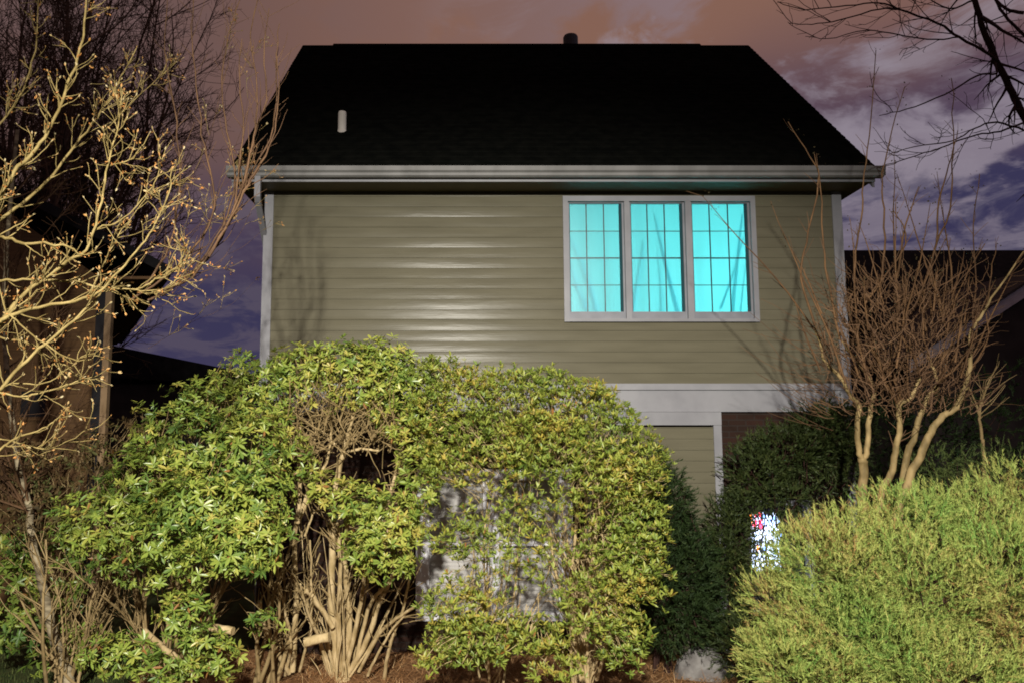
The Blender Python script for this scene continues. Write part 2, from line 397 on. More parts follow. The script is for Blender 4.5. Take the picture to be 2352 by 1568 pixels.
b.prism([(-2.15, RY1 - 0.16, RZ1 - 0.16), (-2.15, RY1 - 0.16, RZ1 - 0.11), (-2.15, RY1, RZ1 + 0.028), (-2.15, RY1 + 0.16, RZ1 - 0.11), (-2.15, RY1 + 0.16, RZ1 - 0.16)], (6.05, 0, 0))
b.link('ridge_vent', m_roof, roof)
def lathe(b, c, prof, k=16):
    th_ = np.arange(k) * 2 * math.pi / k
    v = np.concatenate([np.stack([c[0] + r * np.cos(th_), c[1] + r * np.sin(th_), 0 * th_ + c[2] + z], -1) for r, z in prof])
    n = len(prof)
    b.add(v, [(i * k + j, i * k + (j + 1) % k, (i + 1) * k + (j + 1) % k, (i + 1) * k + j) for i in range(n - 1) for j in range(k)])
b = B(); lathe(b, (1.80, 12.55, 8.45), [(0.10, 0), (0.10, 0.42), (0.125, 0.43), (0.125, 0.60), (0.11, 0.63), (0.0, 0.635)])
b.link('flue_cap', m_dark, roof)
b = B()
pz = RZ0 + (9.50 - RY0) / (RY1 - RY0) * (RZ1 - RZ0)
lathe(b, (-1.53, 9.50, pz - 0.12), [(0.052, 0), (0.052, 0.34), (0.046, 0.36), (0.040, 0.355), (0.038, 0.1)])
lathe(b, (-1.53, 9.50, pz - 0.10), [(0.09, 0.0), (0.062, 0.07), (0.053, 0.11)])
b.link('vent_pipe', m_pipe, roof)
# soffit, fascia, gutter
b = B(); b.box(rw0 + 0.02, rw1 - 0.02, 8.70, WY + 0.02, 5.315, 5.335)
for q in range(0, 60):
    pass
b.link('soffit', m_soffit, house)
b = B(); b.box(rw0 + 0.02, XL + 0.02, WY + 0.02, 15.6, 5.315, 5.335); b.link('rake_soffit', m_soffit, house); b = B(); b.box(XR - 0.02, rw1 - 0.02, WY + 0.02, 15.6, 5.315, 5.335)
b.link('rake_soffit', m_soffit, house)
b = B(); b.box(rw0 + 0.01, rw1 - 0.01, 8.67, 8.695, 5.30, 5.45)
for x0, x1 in ((rw0 + 0.01, rw0 + 0.035), (rw1 - 0.035, rw1 - 0.01)):
    b.prism([(x0, RY0 + 0.03, RZ0 - th - 0.14), (x0, RY0 + 0.03, RZ0 - th - 0.002), (x0, RY1, RZ1 - th - 0.002), (x0, RY1, RZ1 - th - 0.14)], (x1 - x0, 0, 0))
b.link('fascia', m_trim, house)
b = B()
g0, g1 = rw0 - 0.02, rw1 + 0.05
prof = [(8.668, 5.445), (8.668, 5.335), (8.60, 5.330), (8.575, 5.345), (8.575, 5.375), (8.548, 5.395), (8.540, 5.43), (8.540, 5.445), (8.552, 5.447), (8.555, 5.43), (8.585, 5.385), (8.60, 5.345), (8.655, 5.345), (8.66, 5.445)]
b.prism([(g0, y, z) for y, z in prof], (g1 - g0, 0, 0))
for x in (g0, g1 - 0.006):
    b.box(x, x + 0.006, 8.55, 8.662, 5.34, 5.44)
for x in (-0.62, 1.45, 3.5):
    b.prism([(x, y - 0.003, z) for y, z in prof[1:8]] + [(x, 8.66, 5.446)], (0.03, 0, 0))
b.link('gutter', m_gutter, house)
# corner boards, frieze band
box('corner_board', m_trim, house, (XL - 0.012, XL + 0.10, WY - 0.022, WY + 0.10, 2.60, 5.312))
box('corner_board', m_trim, house, (XR - 0.10, XR + 0.012, WY - 0.022, WY + 0.10, 2.60, 5.312))
b = B(); b.box(XL + 0.10, XR - 0.10, WY - 0.05, WY - 0.001, 2.705, 2.955); b.box(XL + 0.10, XR - 0.10, WY - 0.075, WY - 0.001, 2.956, 3.028)
b.link('band_board', m_trim, house)
# downspout stub at the left of the gutter, elbowing back to the wall
b = B()
def rect_tube(b, pts, w, d):
    pts = [np.array(p) for p in pts]
    rings = []
    for p in pts: rings.append([(p[0] - w, p[1] - d, p[2]), (p[0] + w, p[1] - d, p[2]), (p[0] + w, p[1] + d, p[2]), (p[0] - w, p[1] + d, p[2])])
    v = np.array(rings).reshape(-1, 3); n = len(pts)
    b.add(v, [(i * 4 + j, i * 4 + (j + 1) % 4, (i + 1) * 4 + (j + 1) % 4, (i + 1) * 4 + j) for i in range(n - 1) for j in range(4)] + [(3, 2, 1, 0), (n * 4 - 4, n * 4 - 3, n * 4 - 2, n * 4 - 1)])
rect_tube(b, [(-2.325, 8.60, 5.34), (-2.325, 8.605, 5.10), (-2.33, 8.66, 5.05), (-2.385, 9.30, 4.66), (-2.388, 9.36, 4.56), (-2.388, 9.36, 0.15)], 0.033, 0.025)
b.link('downspout', m_trim, house)
b = B(); rect_tube(b, [(4.41, 9.05, 2.70), (4.41, 9.05, 0.12)], 0.04, 0.03); b.link('downspout', m_sash, house)

# --- three-part upper window
x0, x1, z0, z1 = WIN
b = B()
fw = 0.058
b.box(x0, x0 + fw, WY - 0.035, WY + 0.05, z0, z1); b.box(x1 - fw, x1, WY - 0.035, WY + 0.05, z0, z1)
b.box(x0 + fw, x1 - fw, WY - 0.033, WY + 0.05, z1 - 0.065, z1); b.box(x0 + fw, x1 - fw, WY - 0.045, WY + 0.05, z0, z0 + 0.035)
mull = [(1.905, 1.967), (2.629, 2.697)]
for a, c in mull: b.box(a, c, WY - 0.030, WY + 0.05, z0 + 0.035, z1 - 0.065)
wt = b.link('window_trim', m_trim, house)
units = [(x0 + fw, mull[0][0]), (mull[0][1], mull[1][0]), (mull[1][1], x1 - fw)]
gz0, gz1 = 3.872, 5.178
for k, (a, c) in enumerate(units):
    b = B(); s = 0.022
    b.box(a, a + s, WY + 0.015, WY + 0.06, z0 + 0.035, z1 - 0.065); b.box(c - s, c, WY + 0.015, WY + 0.06, z0 + 0.035, z1 - 0.065)
    b.box(a + s, c - s, WY + 0.017, WY + 0.06, z0 + 0.035, gz0); b.box(a + s, c - s, WY + 0.017, WY + 0.06, gz1, z1 - 0.065)
    win = b.link('window', m_sash, house)
    win['label'] = ['left unit of the turquoise window, the dimmest', 'middle unit of the turquoise window, with crossing curtain folds', 'right unit of the turquoise window, the brightest'][k]
    b = B(); b.box(c - s - 0.030, c - s, WY + 0.030, WY + 0.0495, gz0, gz1); b.box(a + s, a + s + 0.009, WY + 0.030, WY + 0.0495, gz0, gz1); b.link('screen_frame', m_grid, win)
    b = B(); b.box(a + s, c - s, WY + 0.050, WY + 0.054, gz0, gz1); b.link('pane', m_glass, win)
    b = B(); ga, gc = a + s, c - s
    for q in (1, 2):
        xm = ga + (gc - ga) * q / 3; b.box(xm - 0.0065, xm + 0.0065, WY + 0.056, WY + 0.064, gz0, gz1)
    for q in (1, 2, 3):
        zm = gz0 + (gz1 - gz0) * q / 4; hw = 0.008 if q == 2 else 0.0042
        b.box(ga, gc, WY + 0.0655, WY + 0.072, zm - hw, zm + hw)
    b.link('muntin_grid', m_grid, win)
    # the curtain hangs in soft folds
    b = B(); nx, nz_ = 40, 30
    xx = np.linspace(a - 0.02, c + 0.02, nx); zz2 = np.linspace(gz0 - 0.06, gz1 + 0.05, nz_)
    X, Z = np.meshgrid(xx, zz2)
    Y = WY + 0.13 + 0.008 * np.sin(X * 26 + k) * (1 - 0.5 * (Z - gz0)) + 0.006 * np.sin(X * 11 + Z * 3)
    b.add(np.stack([X, Y, Z], -1).reshape(-1, 3), [(j * nx + i, j * nx + i + 1, (j + 1) * nx + i + 1, (j + 1) * nx + i) for j in range(nz_ - 1) for i in range(nx - 1)])
    cu = b.link('curtain', m_curtain, win, smooth=True)
    # gathered diagonal folds where the cloth is double
    fb = B()
    FO = [[((0.02, .72), (0.28, .50), (0.55, .0), .030), ((0.0, .52), (0.18, .22), (0.36, .0), .024), ((0.0, .38), (0.22, .12), (0.60, -.02), .012)],
          [((0.52, .92), (0.68, .48), (0.92, .0), .030), ((0.30, .66), (0.18, .30), (0.04, .0), .026), ((0.56, .55), (0.62, .25), (0.60, .0), .014)],
          [((0.98, .92), (0.84, .50), (0.72, .0), .026), ((0.98, .70), (0.78, .36), (0.52, .04), .018), ((1.0, .45), (0.92, .2), (0.86, .0), .014)]][k]
    for p0, p1, p2, wd in FO:
        tt = np.linspace(0, 1, 14)[:, None]; p0, p1, p2 = map(np.array, (p0, p1, p2))
        q = (1 - tt) ** 2 * p0 + 2 * tt * (1 - tt) * p1 + tt ** 2 * p2
        px = ga + (gc - ga) * q[:, 0]; pz2 = gz0 + (gz1 - gz0) * q[:, 1]
        w_ = 1.9 * wd * (0.35 + 0.65 * tt[:, 0]); n = len(px)
        vv = np.concatenate([np.stack([px - w_ / 2, 0 * px + WY + 0.155, pz2], -1), np.stack([px, 0 * px + WY + 0.148, pz2], -1), np.stack([px + w_ / 2, 0 * px + WY + 0.155, pz2], -1)])
        fb.add(vv, [(i, i + 1, n + i + 1, n + i) for i in range(n - 1)] + [(n + i, n + i + 1, 2 * n + i + 1, 2 * n + i) for i in range(n - 1)])
    fb.link('curtain_fold', m_fold, win, smooth=True)
# room behind the curtain with its lamp
b = B()
rx0, rx1, ry0, ry1, rz0, rz1 = 0.9, 4.2, WY + 0.075, 12.2, 3.1, 5.30
b.add([(rx0, ry0, rz0), (rx1, ry0, rz0), (rx1, ry1, rz0), (rx0, ry1, rz0), (rx0, ry0, rz1), (rx1, ry0, rz1), (rx1, ry1, rz1), (rx0, ry1, rz1)],
      [(0, 1, 2, 3), (4, 7, 6, 5), (2, 6, 7, 3), (1, 5, 6, 2), (0, 3, 7, 4)])
b.box(x0 - 0.27, x0 + 0.03, ry0, ry0 + 0.02, rz0, rz1); b.box(x1 - 0.03, rx1, ry0, ry0 + 0.02, rz0, rz1)
b.box(x0 + 0.03, x1 - 0.03, ry0, ry0 + 0.02, rz0, z0 + 0.06); b.box(x0 + 0.03, x1 - 0.03, ry0, ry0 + 0.02, z1 - 0.06, rz1)
b.link('room_shell', m_roomwall, house)
rl = bpy.data.lights.new('room_lamp_light', 'POINT'); rl.energy = 58; rl.shadow_soft_size = 0.14; rl.color = (1.0, 0.97, 0.92)
ro = bpy.data.objects.new('room_lamp_light', rl); COL.objects.link(ro); ro.location = (3.3, 10.75, 3.95)

# --- sided bump-out with white corner boards
BX0, BX1, BY = 1.38, 2.93, 8.98
b = B(); siding(b, BX0 + 0.09, BX1 - 0.09, 0.05, 2.53, BY)
bump = b.link('bay_siding', m_siding, house)
b = B(); b.box(BX0, BX0 + 0.09, BY - 0.022, BY + 0.06, 0.05, 2.55); b.box(BX1 - 0.09, BX1, BY - 0.022, BY + 0.06, 0.05, 2.55); b.box(BX0, BX1, BY - 0.03, BY + 0.06, 2.552, 2.70)
b.link('bay_trim', m_trim, house)
b = B(); b.box(BX0 + 0.004, BX0 + 0.03, BY + 0.06, WY, 0.05, 2.70); b.link('bay_side', m_dark, house); b = B(); b.box(BX1 - 0.03, BX1 - 0.004, BY + 0.06, WY, 0.05, 2.70)  # side faces near black: their shade put into the colour
b.link('bay_side', m_dark, house)
# --- ground-floor window behind the hedge
b = B(); gx0, gx1, q0, q1 = -0.54, 1.24, 0.37, 2.05
for a in ((gx0, gx0 + 0.15), (0.22, 0.40), (gx1 - 0.17, gx1)): b.box(a[0], a[1], WY - 0.03, WY + 0.06, q0, q1)
for a, c in ((gx0 + 0.15, 0.22), (0.40, gx1 - 0.17)):
    b.box(a, c, WY - 0.028, WY + 0.06, q0, q0 + 0.09); b.box(a, c, WY - 0.028, WY + 0.06, q1 - 0.12, q1); b.box(a, c, WY + 0.0, WY + 0.05, 1.19, 1.24)
gw = b.link('window', mat('brightened_window_trim', (0.62, 0.62, 0.66), (0.70, 0.70, 0.74), rough=0.5), house); gw['label'] = 'white framed ground floor window with pinkish blinds behind the hedge'  # frame colour brightened in place of light the hedge blocks
b = B()
for a, c in ((gx0 + 0.15, 0.22), (0.40, gx1 - 0.17)): b.box(a, c, WY + 0.06, WY + 0.064, q0 + 0.09, q1 - 0.12)
b.link('pane', m_glass, gw)
b = B()
for a, c in ((gx0 + 0.14, 0.23), (0.39, gx1 - 0.16)):
    z = q0 + 0.09
    while z < q1 - 0.12: b.add([(a, WY + 0.085, z), (c, WY + 0.085, z), (c, WY + 0.10, z + 0.046), (a, WY + 0.10, z + 0.046)], [(0, 1, 2, 3)]); z += 0.045
b.link('blind', m_blind, gw)
# --- small window with the holiday lights
b = B(); hx0, hx1, h0, h1 = 3.20, 3.96, 0.44, 1.70
b.box(hx0, hx0 + 0.06, WY - 0.02, WY + 0.08, h0, h1); b.box(hx1 - 0.06, hx1, WY - 0.02, WY + 0.08, h0, h1); b.box(hx0 + 0.06, hx1 - 0.06, WY - 0.018, WY + 0.08, h0, h0 + 0.06); b.box(hx0 + 0.06, hx1 - 0.06, WY - 0.018, WY + 0.08, h1 - 0.06, h1)
hw_ = b.link('window', m_sash, house); hw_['label'] = 'small ground floor window with coloured lights inside'
b = B(); b.box(hx0 + 0.06, hx1 - 0.06, WY + 0.03, WY + 0.034, h0 + 0.06, h1 - 0.06); b.link('pane', m_glass, hw_)
b = B(); b.box(hx0, hx1, WY + 0.30, WY + 0.32, h0 - 0.1, h1 + 0.1); b.link('back_panel', m_dark, hw_)

# string of lights hanging inside that window
sl = thing('light_string', (3.42, WY + 0.14, 1.55), 'tangle of bright white and red holiday lights seen in the small window', 'string lights')
cols = {'white': emit('cool_white_bulb', (0.70, 0.78, 1.0), 3.0), 'blue': emit('blue_bulb', (0.15, 0.3, 1.0), 7), 'red': emit('red_bulb', (1.0, 0.05, 0.12), 7), 'orange': emit('orange_bulb', (1.0, 0.25, 0.03), 8), 'green': emit('green_bulb', (0.15, 1.0, 0.55), 5)}
wire = B(); bulbs = []
xsn = np.linspace(3.275, 3.64, 8)
for i, x in enumerate(xsn):
    n = 11
    zs = np.linspace(1.50, 0.90, n) + rng.normal(0, 0.012, n)
    pts = np.stack([x + rng.normal(0, 0.010, n), WY + 0.14 + rng.normal(0, 0.01, n), zs], -1)
    wire.tube(pts, 0.0015, 3)
    for p in pts:
        z = p[2]
        if i < 2 and z > 1.42: c = 'orange'
        elif i in (2, 3) and z > 1.36: c = 'red'
        elif i < 3 and random.random() < 0.2: c = random.choice(['green', 'red', 'orange'])
        elif z > 1.42: c = random.choice(['blue', 'white', 'blue'])
        else: c = random.choice(['white'] * 8 + ['blue'])
        if 1.14 < z < 1.22 and i < 5 and random.random() < 0.6: continue
        bulbs.append((p, c))
p = np.array((3.285, WY + 0.14, 0.86)); wire.tube([(3.28, WY + .14, .92), (3.285, WY + .14, .80)], 0.0015, 3)
for dz_ in (0, -0.035, -0.065): bulbs.append((p + (rng.normal(0, .008), 0, dz_), 'orange'))
wire.link('wire', m_grid, sl)
tiny = B()
for i in range(420):
    x = rng.uniform(3.28, 3.65); z = rng.uniform(0.88, 1.53)
    if rng.random() < 0.5 and (1.12 < z < 1.22 or 3.42 < x < 3.46): continue
    lathe(tiny, (x, WY + 0.16 + rng.normal(0, .01), z), [(0, 0), (.0045, .005), (.0045, rng.uniform(.012, .03)), (0, .034)], 5)
tag(tiny.link('tiny_bulbs', cols['white'], sl), kind='stuff')
proto = {}
for p, c in bulbs[:99]:
    if c not in proto:
        bb = B(); lathe(bb, (0, 0, -0.014), [(0.0, 0), (0.006, 0.004), (0.0085, 0.013), (0.007, 0.024), (0.004, 0.03), (0, 0.031)], 8)
        o = bb.link('bulb', cols[c], None, smooth=True); proto[c] = o
    else:
        o = proto[c].copy(); COL.objects.link(o)
    o.parent = sl; o.location = p - np.array(sl.location); o.scale = [random.uniform(0.8, 1.5) * (1.4 if c in ('red', 'orange') else 1)] * 3

# ------------------------------------------------------------------ neighbours
nb = thing('neighbor_house', (-6.5, 11, 0), 'brown wooden house at the left edge behind the bare branches', 'house')
cxn = P(258, 700, 11.0)[0]
er = P(395, 640, 10.6); apx = P(-160, 350, 10.6)
b = B(); siding(b, -10.5, cxn - 0.20, 0, er[2] - 0.05, 11.0, lap=0.2)
b.link('wall', m_wood, nb)
b = B(); b.add([(-10.5, 11, er[2] - 0.05), (cxn, 11, er[2] - 0.05), (apx[0], 11, apx[2] - 0.1), (-10.5, 11, apx[2] - 0.1)], [(0, 1, 2, 3)])
b.add([(cxn, 11.02, 0), (cxn - 4.4, 19, 0), (cxn - 4.4, 19, er[2]), (cxn, 11.02, er[2])], [(0, 1, 2, 3)]); b.link('gable_wall', m_wood, nb)
b = B(); b.box(cxn - 0.07, cxn + 0.02, 10.93, 11.02, 0, er[2] - 0.1); b.link('corner_post', m_post, nb)
b = B(); b.box(cxn - 0.22, cxn - 0.07, 10.985, 11.02, 0, er[2] - 0.1); b.link('corner_trim', m_dark, nb)
b = B()
b.prism([(er[0], 10.55, er[2] + 0.02), (er[0], 10.55, er[2] + 0.16), (apx[0], 10.55, apx[2] + 0.16), (apx[0], 10.55, apx[2])], (-4.4, 8.6, 0))
b.link('roof', m_nroof, nb)
b = B(); b.prism([(er[0] - 0.03, 10.54, er[2] - 0.02), (er[0] - 0.03, 10.54, er[2] + 0.02), (cxn, 10.54, er[2] + 0.02), (cxn, 10.54, er[2] - 0.02)], (-4.4, 8.4, 0))
b.link('eave', m_wood, nb)
w0 = P(40, 965, 11); w1 = P(118, 890, 11)
b = B(); b.box(w0[0], w1[0], 10.96, 11.01, w0[2], w0[2] + 0.05); b.box(w0[0], w1[0], 10.96, 11.01, w1[2] - 0.05, w1[2]); b.box(w0[0], w0[0] + 0.05, 10.962, 11.01, w0[2] + .05, w1[2] - .05); b.box(w1[0] - 0.05, w1[0], 10.962, 11.01, w0[2] + .05, w1[2] - .05)
ww = b.link('window', m_wood, nb); b = B(); b.box(w0[0] + .05, w1[0] - .05, 10.97, 10.974, w0[2] + .05, w1[2] - .05); b.link('pane', m_dark, ww)

fh = thing('distant_house', (-9, 24, 0), 'dark low house with sloping roof seen between the two houses', 'house')
a = P(230, 795, 24); c = P(540, 858, 24)
b = B(); b.prism([(-22, 24, a[2] - 0.2), (-22, 24, a[2] + 0.9), (a[0] - 1, 24, a[2] + 0.3), (c[0] + 1.5, 24, c[2] - 0.2), (c[0] + 1.5, 24, c[2] - 0.45)], (0, 9, 0)); b.link('roof', m_nroof, fh)
b = B(); b.box(-21.5, c[0] + 1.0, 24.3, 32.5, 0, c[2] - 0.3); b.link('wall', m_nwall, fh)

rh = thing('neighbor_house', (12, 18, 0), 'dark house at the right edge with a pale sloping rake board', 'house')
rz = P(2100, 575, 20)[2]
b = B()
b.prism([(P(1900, 575, 20)[0], 20, rz), (P(1900, 575, 20)[0], 15.5, 3.0), (P(1900, 575, 20)[0], 15.5, 2.85), (P(1900, 575, 20)[0], 24.5, 2.85), (P(1900, 575, 20)[0], 24.5, 3.0)], (16, 0, 0)); b.link('roof', m_nroof, rh)
b = B(); b.box(P(1910, 575, 20)[0], 25, 16, 24, 0, 2.85); b.link('wall', m_nwall, rh)
r0 = P(2420, 610, 14.5); r1 = P(2090, 825, 14.5)
b = B(); b.prism([(r0[0], 14.5, r0[2]), (r0[0], 14.5, r0[2] - 0.24), (r1[0], 14.5, r1[2] - 0.24), (r1[0], 14.5, r1[2])], (0, 0.05, 0)); b.link('rake_board', m_nbrd, rh)
b = B(); b.add([(r0[0], 14.6, r0[2] - 0.05), (r1[0], 14.6, r1[2] - 0.05), (r1[0], 14.6, 0), (r0[0], 14.6, 0)], [(0, 1, 2, 3)])
b.prism([(r0[0], 14.44, r0[2] + 0.05), (r1[0], 14.44, r1[2] + 0.05), (r1[0], 14.44, r1[2]), (r0[0], 14.44, r0[2])], (0, 4.0, 0)); b.link('gable_wall', m_nwall, rh)

# ------------------------------------------------------------------ plants: helpers
def unit(v): return v / (np.linalg.norm(v) + 1e-9)
def catmull(pts, n=4):
    p = np.asarray(pts, float)
    if len(p) < 3: 
        t = np.linspace(0, 1, n + 1)[:, None]; return p[0] * (1 - t) + p[-1] * t
    q = np.vstack([2 * p[0] - p[1], p, 2 * p[-1] - p[-2]]); out = []
    for i in range(1, len(q) - 2):
        t = np.linspace(0, 1, n, endpoint=False)[:, None]
        out.append(0.5 * (2 * q[i] + (q[i + 1] - q[i - 1]) * t + (2 * q[i - 1] - 5 * q[i] + 4 * q[i + 1] - q[i + 2]) * t ** 2 + (3 * q[i] - q[i - 1] - 3 * q[i + 1] + q[i + 2]) * t ** 3))
    out.append(p[-1:]); return np.vstack(out)
def grow(p, d, Ln, n=6, wig=0.12, up=0.0, sag=0.0):
    pts = [np.array(p, float)]; d = unit(np.array(d, float)); st = Ln / n
    for i in range(n):
        d = unit(d + rng.normal(0, wig, 3) + np.array((0, 0, up - sag * i / n)))
        pts.append(pts[-1] + d * st)
    return np.array(pts)
def side_dir(tan, ang):
    a = unit(np.cross(tan, rng.normal(size=3))); return unit(tan * math.cos(ang) + a * math.sin(ang))
def sprout(paths, dens, lenf, rfac, rmin, ang=(0.5, 1.1), tr=(0.15, 1.0), n=5, wig=0.15, up=0.05, lmin=0.03):
    """twigs along each path; dens = twigs per metre"""
    out = []
    for pts, rad in paths:
        seg = np.linalg.norm(np.diff(pts, axis=0), axis=1); Ln = seg.sum()
        k = rng.poisson(dens * Ln)
        for _ in range(k):
            t = rng.uniform(*tr); i = min(int(t * (len(pts) - 1)), len(pts) - 2); fr = t * (len(pts) - 1) - i
            p = pts[i] * (1 - fr) + pts[i + 1] * fr; r = rad[i] * (1 - fr) + rad[i + 1] * fr
            d = side_dir(unit(pts[i + 1] - pts[i]), rng.uniform(*ang))
            l = max(lmin, lenf(t, Ln) * rng.uniform(0.5, 1.3))
            q = grow(p, d, l, n, wig, up)
            r0 = max(rmin, r * rfac); out.append((q, np.linspace(r0, rmin * 0.7, len(q))))
    return out
def addpaths(b, paths, k=5, tint=False):
    for pts, rad in paths: b.tube(pts, rad, k, cap=(k >= 5))
def traced(lst, d, r0, r1, n=4, jd=0.0):
    out = []
    for item in lst:
        pix, dd, ra, rb = (list(item) + [d, r0, r1])[:4] if not isinstance(item, tuple) else item
        ps = np.array([P(u, v, dd[0] + (dd[1] - dd[0]) * i / max(1, len(pix) - 1)) for i, (u, v) in enumerate(pix)])
        q = catmull(ps, n); q[1:-1] += rng.normal(0, 0.004, (len(q) - 2, 3))
        out.append((q, np.linspace(ra, rb, len(q))))
    return out
def leaves(b, pos, dr, nrm, ln, wd, tint, curl=0.15):
    """elongated folded leaves: 8 vertices each"""
    n = len(pos); dr = dr / (np.linalg.norm(dr, axis=1)[:, None] + 1e-9)
    s = np.cross(dr, nrm); s /= np.linalg.norm(s, axis=1)[:, None] + 1e-9
    u = np.cross(s, dr); ln = ln[:, None]; wd = wd[:, None]
    drop = lambda t: -u * (curl * t * t) * ln
    b0 = pos; m1 = pos + dr * ln * 0.35 + drop(0.35) - u * wd * 0.18; m2 = pos + dr * ln * 0.70 + drop(0.7) - u * wd * 0.18; tp = pos + dr * ln + drop(1.0)
    l1 = pos + dr * ln * 0.33 + s * wd * 0.45 + drop(.33); r1 = pos + dr * ln * 0.33 - s * wd * 0.45 + drop(.33)
    l2 = pos + dr * ln * 0.70 + s * wd * 0.5 + drop(.7); r2 = pos + dr * ln * 0.70 - s * wd * 0.5 + drop(.7)
    v = np.stack([b0, m1, m2, tp, l1, r1, l2, r2], 1).reshape(-1, 3); o = np.arange(n)[:, None] * 8
    tt = np.repeat(tint, 8)
    t3 = (o[:, :, None] + np.array([(0, 1, 4), (0, 5, 1), (2, 3, 6), (2, 7, 3)])[None]).reshape(-1, 3)
    t4 = (o[:, :, None] + np.array([(4, 1, 2, 6), (1, 5, 7, 2)])[None]).reshape(-1, 4)
    k0 = b.n
    b.add(v, t3, tt); b.f[4].append(t4 + k0)
def randunit(n):
    v = rng.normal(size=(n, 3)); return v / np.linalg.norm(v, axis=1)[:, None]
def sample(ells, dens, shell=0.55, front=0.35):
    """points through ellipsoids given as (u, v, ru, rv, d[, rd, weight]); returns positions and outward normals"""
    Ps, Ns = [], []
    for e in ells:
        u, v, ru, rv, d = e[:5]; rd = e[5] if len(e) > 5 else 0.35; w = e[6] if len(e) > 6 else 1.0
        n = max(1, int(dens * w * ru * rv / 1000.0 * (d / 7.0) ** 0))
        q = randunit(n); q[:, 1] = np.where(rng.random(n) < front, -np.abs(q[:, 1]), q[:, 1])
        rr = (rng.uniform(shell ** 3, 1.0, n)) ** (1 / 3) * (1 + 0.10 * rng.standard_normal(n))
        rx, rz_ = ru * d / F, rv * d / F
        c = P(u, v, d)
        Ps.append(c + q * rr[:, None] * np.array((rx, rd, rz_)))
        nn = q / np.array((rx, rd, rz_)); Ns.append(nn / np.linalg.norm(nn, axis=1)[:, None])
    return np.concatenate(Ps), np.concatenate(Ns)
def whorls(b, pos, nrm, nl=(5, 9), ln=(0.07, 0.11), aspect=0.30, upb=0.55, spread=(0.9, 1.6), tb=0.45, curl=0.2, tz=None):
    n = len(pos)
    ax = nrm * 0.8 + np.array((0, 0, upb)) + rng.normal(0, 0.35, (n, 3)); ax /= np.linalg.norm(ax, axis=1)[:, None]
    cnt = rng.integers(nl[0], nl[1] + 1, n); idx = np.repeat(np.arange(n), cnt); k = len(idx)
    start = np.cumsum(cnt) - cnt; j = np.arange(k) - np.repeat(start, cnt)
    az = j * 2.399 + np.repeat(rng.uniform(0, 6.28, n), cnt) + rng.normal(0, 0.2, k)
    A = ax[idx]; ref = np.where(np.abs(A[:, 2:3]) < 0.9, np.array((0, 0, 1.0)), np.array((1.0, 0, 0)))
    e1 = np.cross(A, ref); e1 /= np.linalg.norm(e1, axis=1)[:, None]; e2 = np.cross(A, e1)
    sp_ = rng.uniform(*spread, k)[:, None]
    rad = e1 * np.cos(az)[:, None] + e2 * np.sin(az)[:, None]
    dr = A * np.cos(sp_) + rad * np.sin(sp_)
    up = A * np.sin(sp_) - rad * np.cos(sp_)
    tint = np.clip(tb + np.repeat(rng.normal(0, 0.20, n), cnt) + rng.normal(0, 0.13, k), 0, 0.94)
    tint = np.where(rng.random(k) < 0.012, 1.0, tint)
    lf = 0.18 * np.sin(pos[:, 0] * 5 + 1) * np.sin(pos[:, 2] * 6 + pos[:, 1] * 3)
    tint = np.where(tint < .99, np.clip(tint + lf[idx], 0, .94), 1.0)
    l = rng.uniform(*ln, k) * np.repeat(rng.uniform(.6, 1.2, n), cnt)
    leaves(b, pos[idx] + A * rng.uniform(0, 0.02, k)[:, None], dr, up + rng.normal(0, 0.25, (k, 3)), l, l * aspect * rng.uniform(0.8, 1.2, k), tint, curl)
def inner_twigs(b, pos, core, frac, r=0.0035, ln=(0.12, 0.35)):
    for p in pos[rng.random(len(pos)) < frac]:
        d = unit(core - p + rng.normal(0, 0.25, 3)); l = rng.uniform(*ln)
        q = grow(p, d, l, 3, 0.15); b.tube(q, np.linspace(r * 0.6, r * 1.5, len(q)), 3, cap=False)
def fan(base, n, L_, r, spread, upw=1.0, nseg=7, bend=0.10, up=0.06, lean=(0, 0)):
    out = []
    for _ in range(n):
        d = unit(np.array((rng.normal(lean[0], spread), rng.normal(lean[1], spread * 0.7), upw)))
        l = rng.uniform(*L_); q = grow(np.array(base) + rng.normal(0, 0.07, 3) * (1, 1, 0), d, l, nseg, bend, up)
        r0 = rng.uniform(*r); out.append((q, np.linspace(r0, r0 * 0.35, len(q))))
    return out
def sprays(b, pos, ax, ln, k, wid, tint, fl=0.035):
    """feathery evergreen sprays: an axis with k small pointed side shoots"""
    n = len(pos); ax = ax / np.linalg.norm(ax, axis=1)[:, None]
    ref = rng.normal(size=(n, 3)); e = np.cross(ax, ref); e /= np.linalg.norm(e, axis=1)[:, None]; g = np.cross(ax, e)
    V, T = [], []
    for i in range(k):
        t = (i + 0.4) / k; az = rng.uniform(0, 6.28, n)[:, None]; sd = e * np.cos(az) + g * np.sin(az)
        dr = ax * 0.85 + sd * 0.6; dr /= np.linalg.norm(dr, axis=1)[:, None]
        p = pos + ax * (ln * t)[:, None] + np.array((0, 0, -0.25)) * (ln * t * t)[:, None]
        l = (fl * (1.15 - 0.5 * t) * rng.uniform(0.7, 1.4, n))[:, None]
        w = np.cross(dr, rng.normal(size=(n, 3))); w /= np.linalg.norm(w, axis=1)[:, None]
        V.append(np.stack([p - w * wid, p + w * wid, p + dr * l], 1)); T.append(np.clip(tint + rng.normal(0, 0.1, n) + 0.15 * t, 0, 1))
    w = np.cross(ax, rng.normal(size=(n, 3))); w /= np.linalg.norm(w, axis=1)[:, None]
    V.append(np.stack([pos - w * wid, pos + w * wid, pos + ax * ln[:, None] * 1.05], 1)); T.append(tint)
    v = np.concatenate(V).reshape(-1, 3); b.add(v, np.arange(len(v)).reshape(-1, 3), np.repeat(np.concatenate(T), 3))

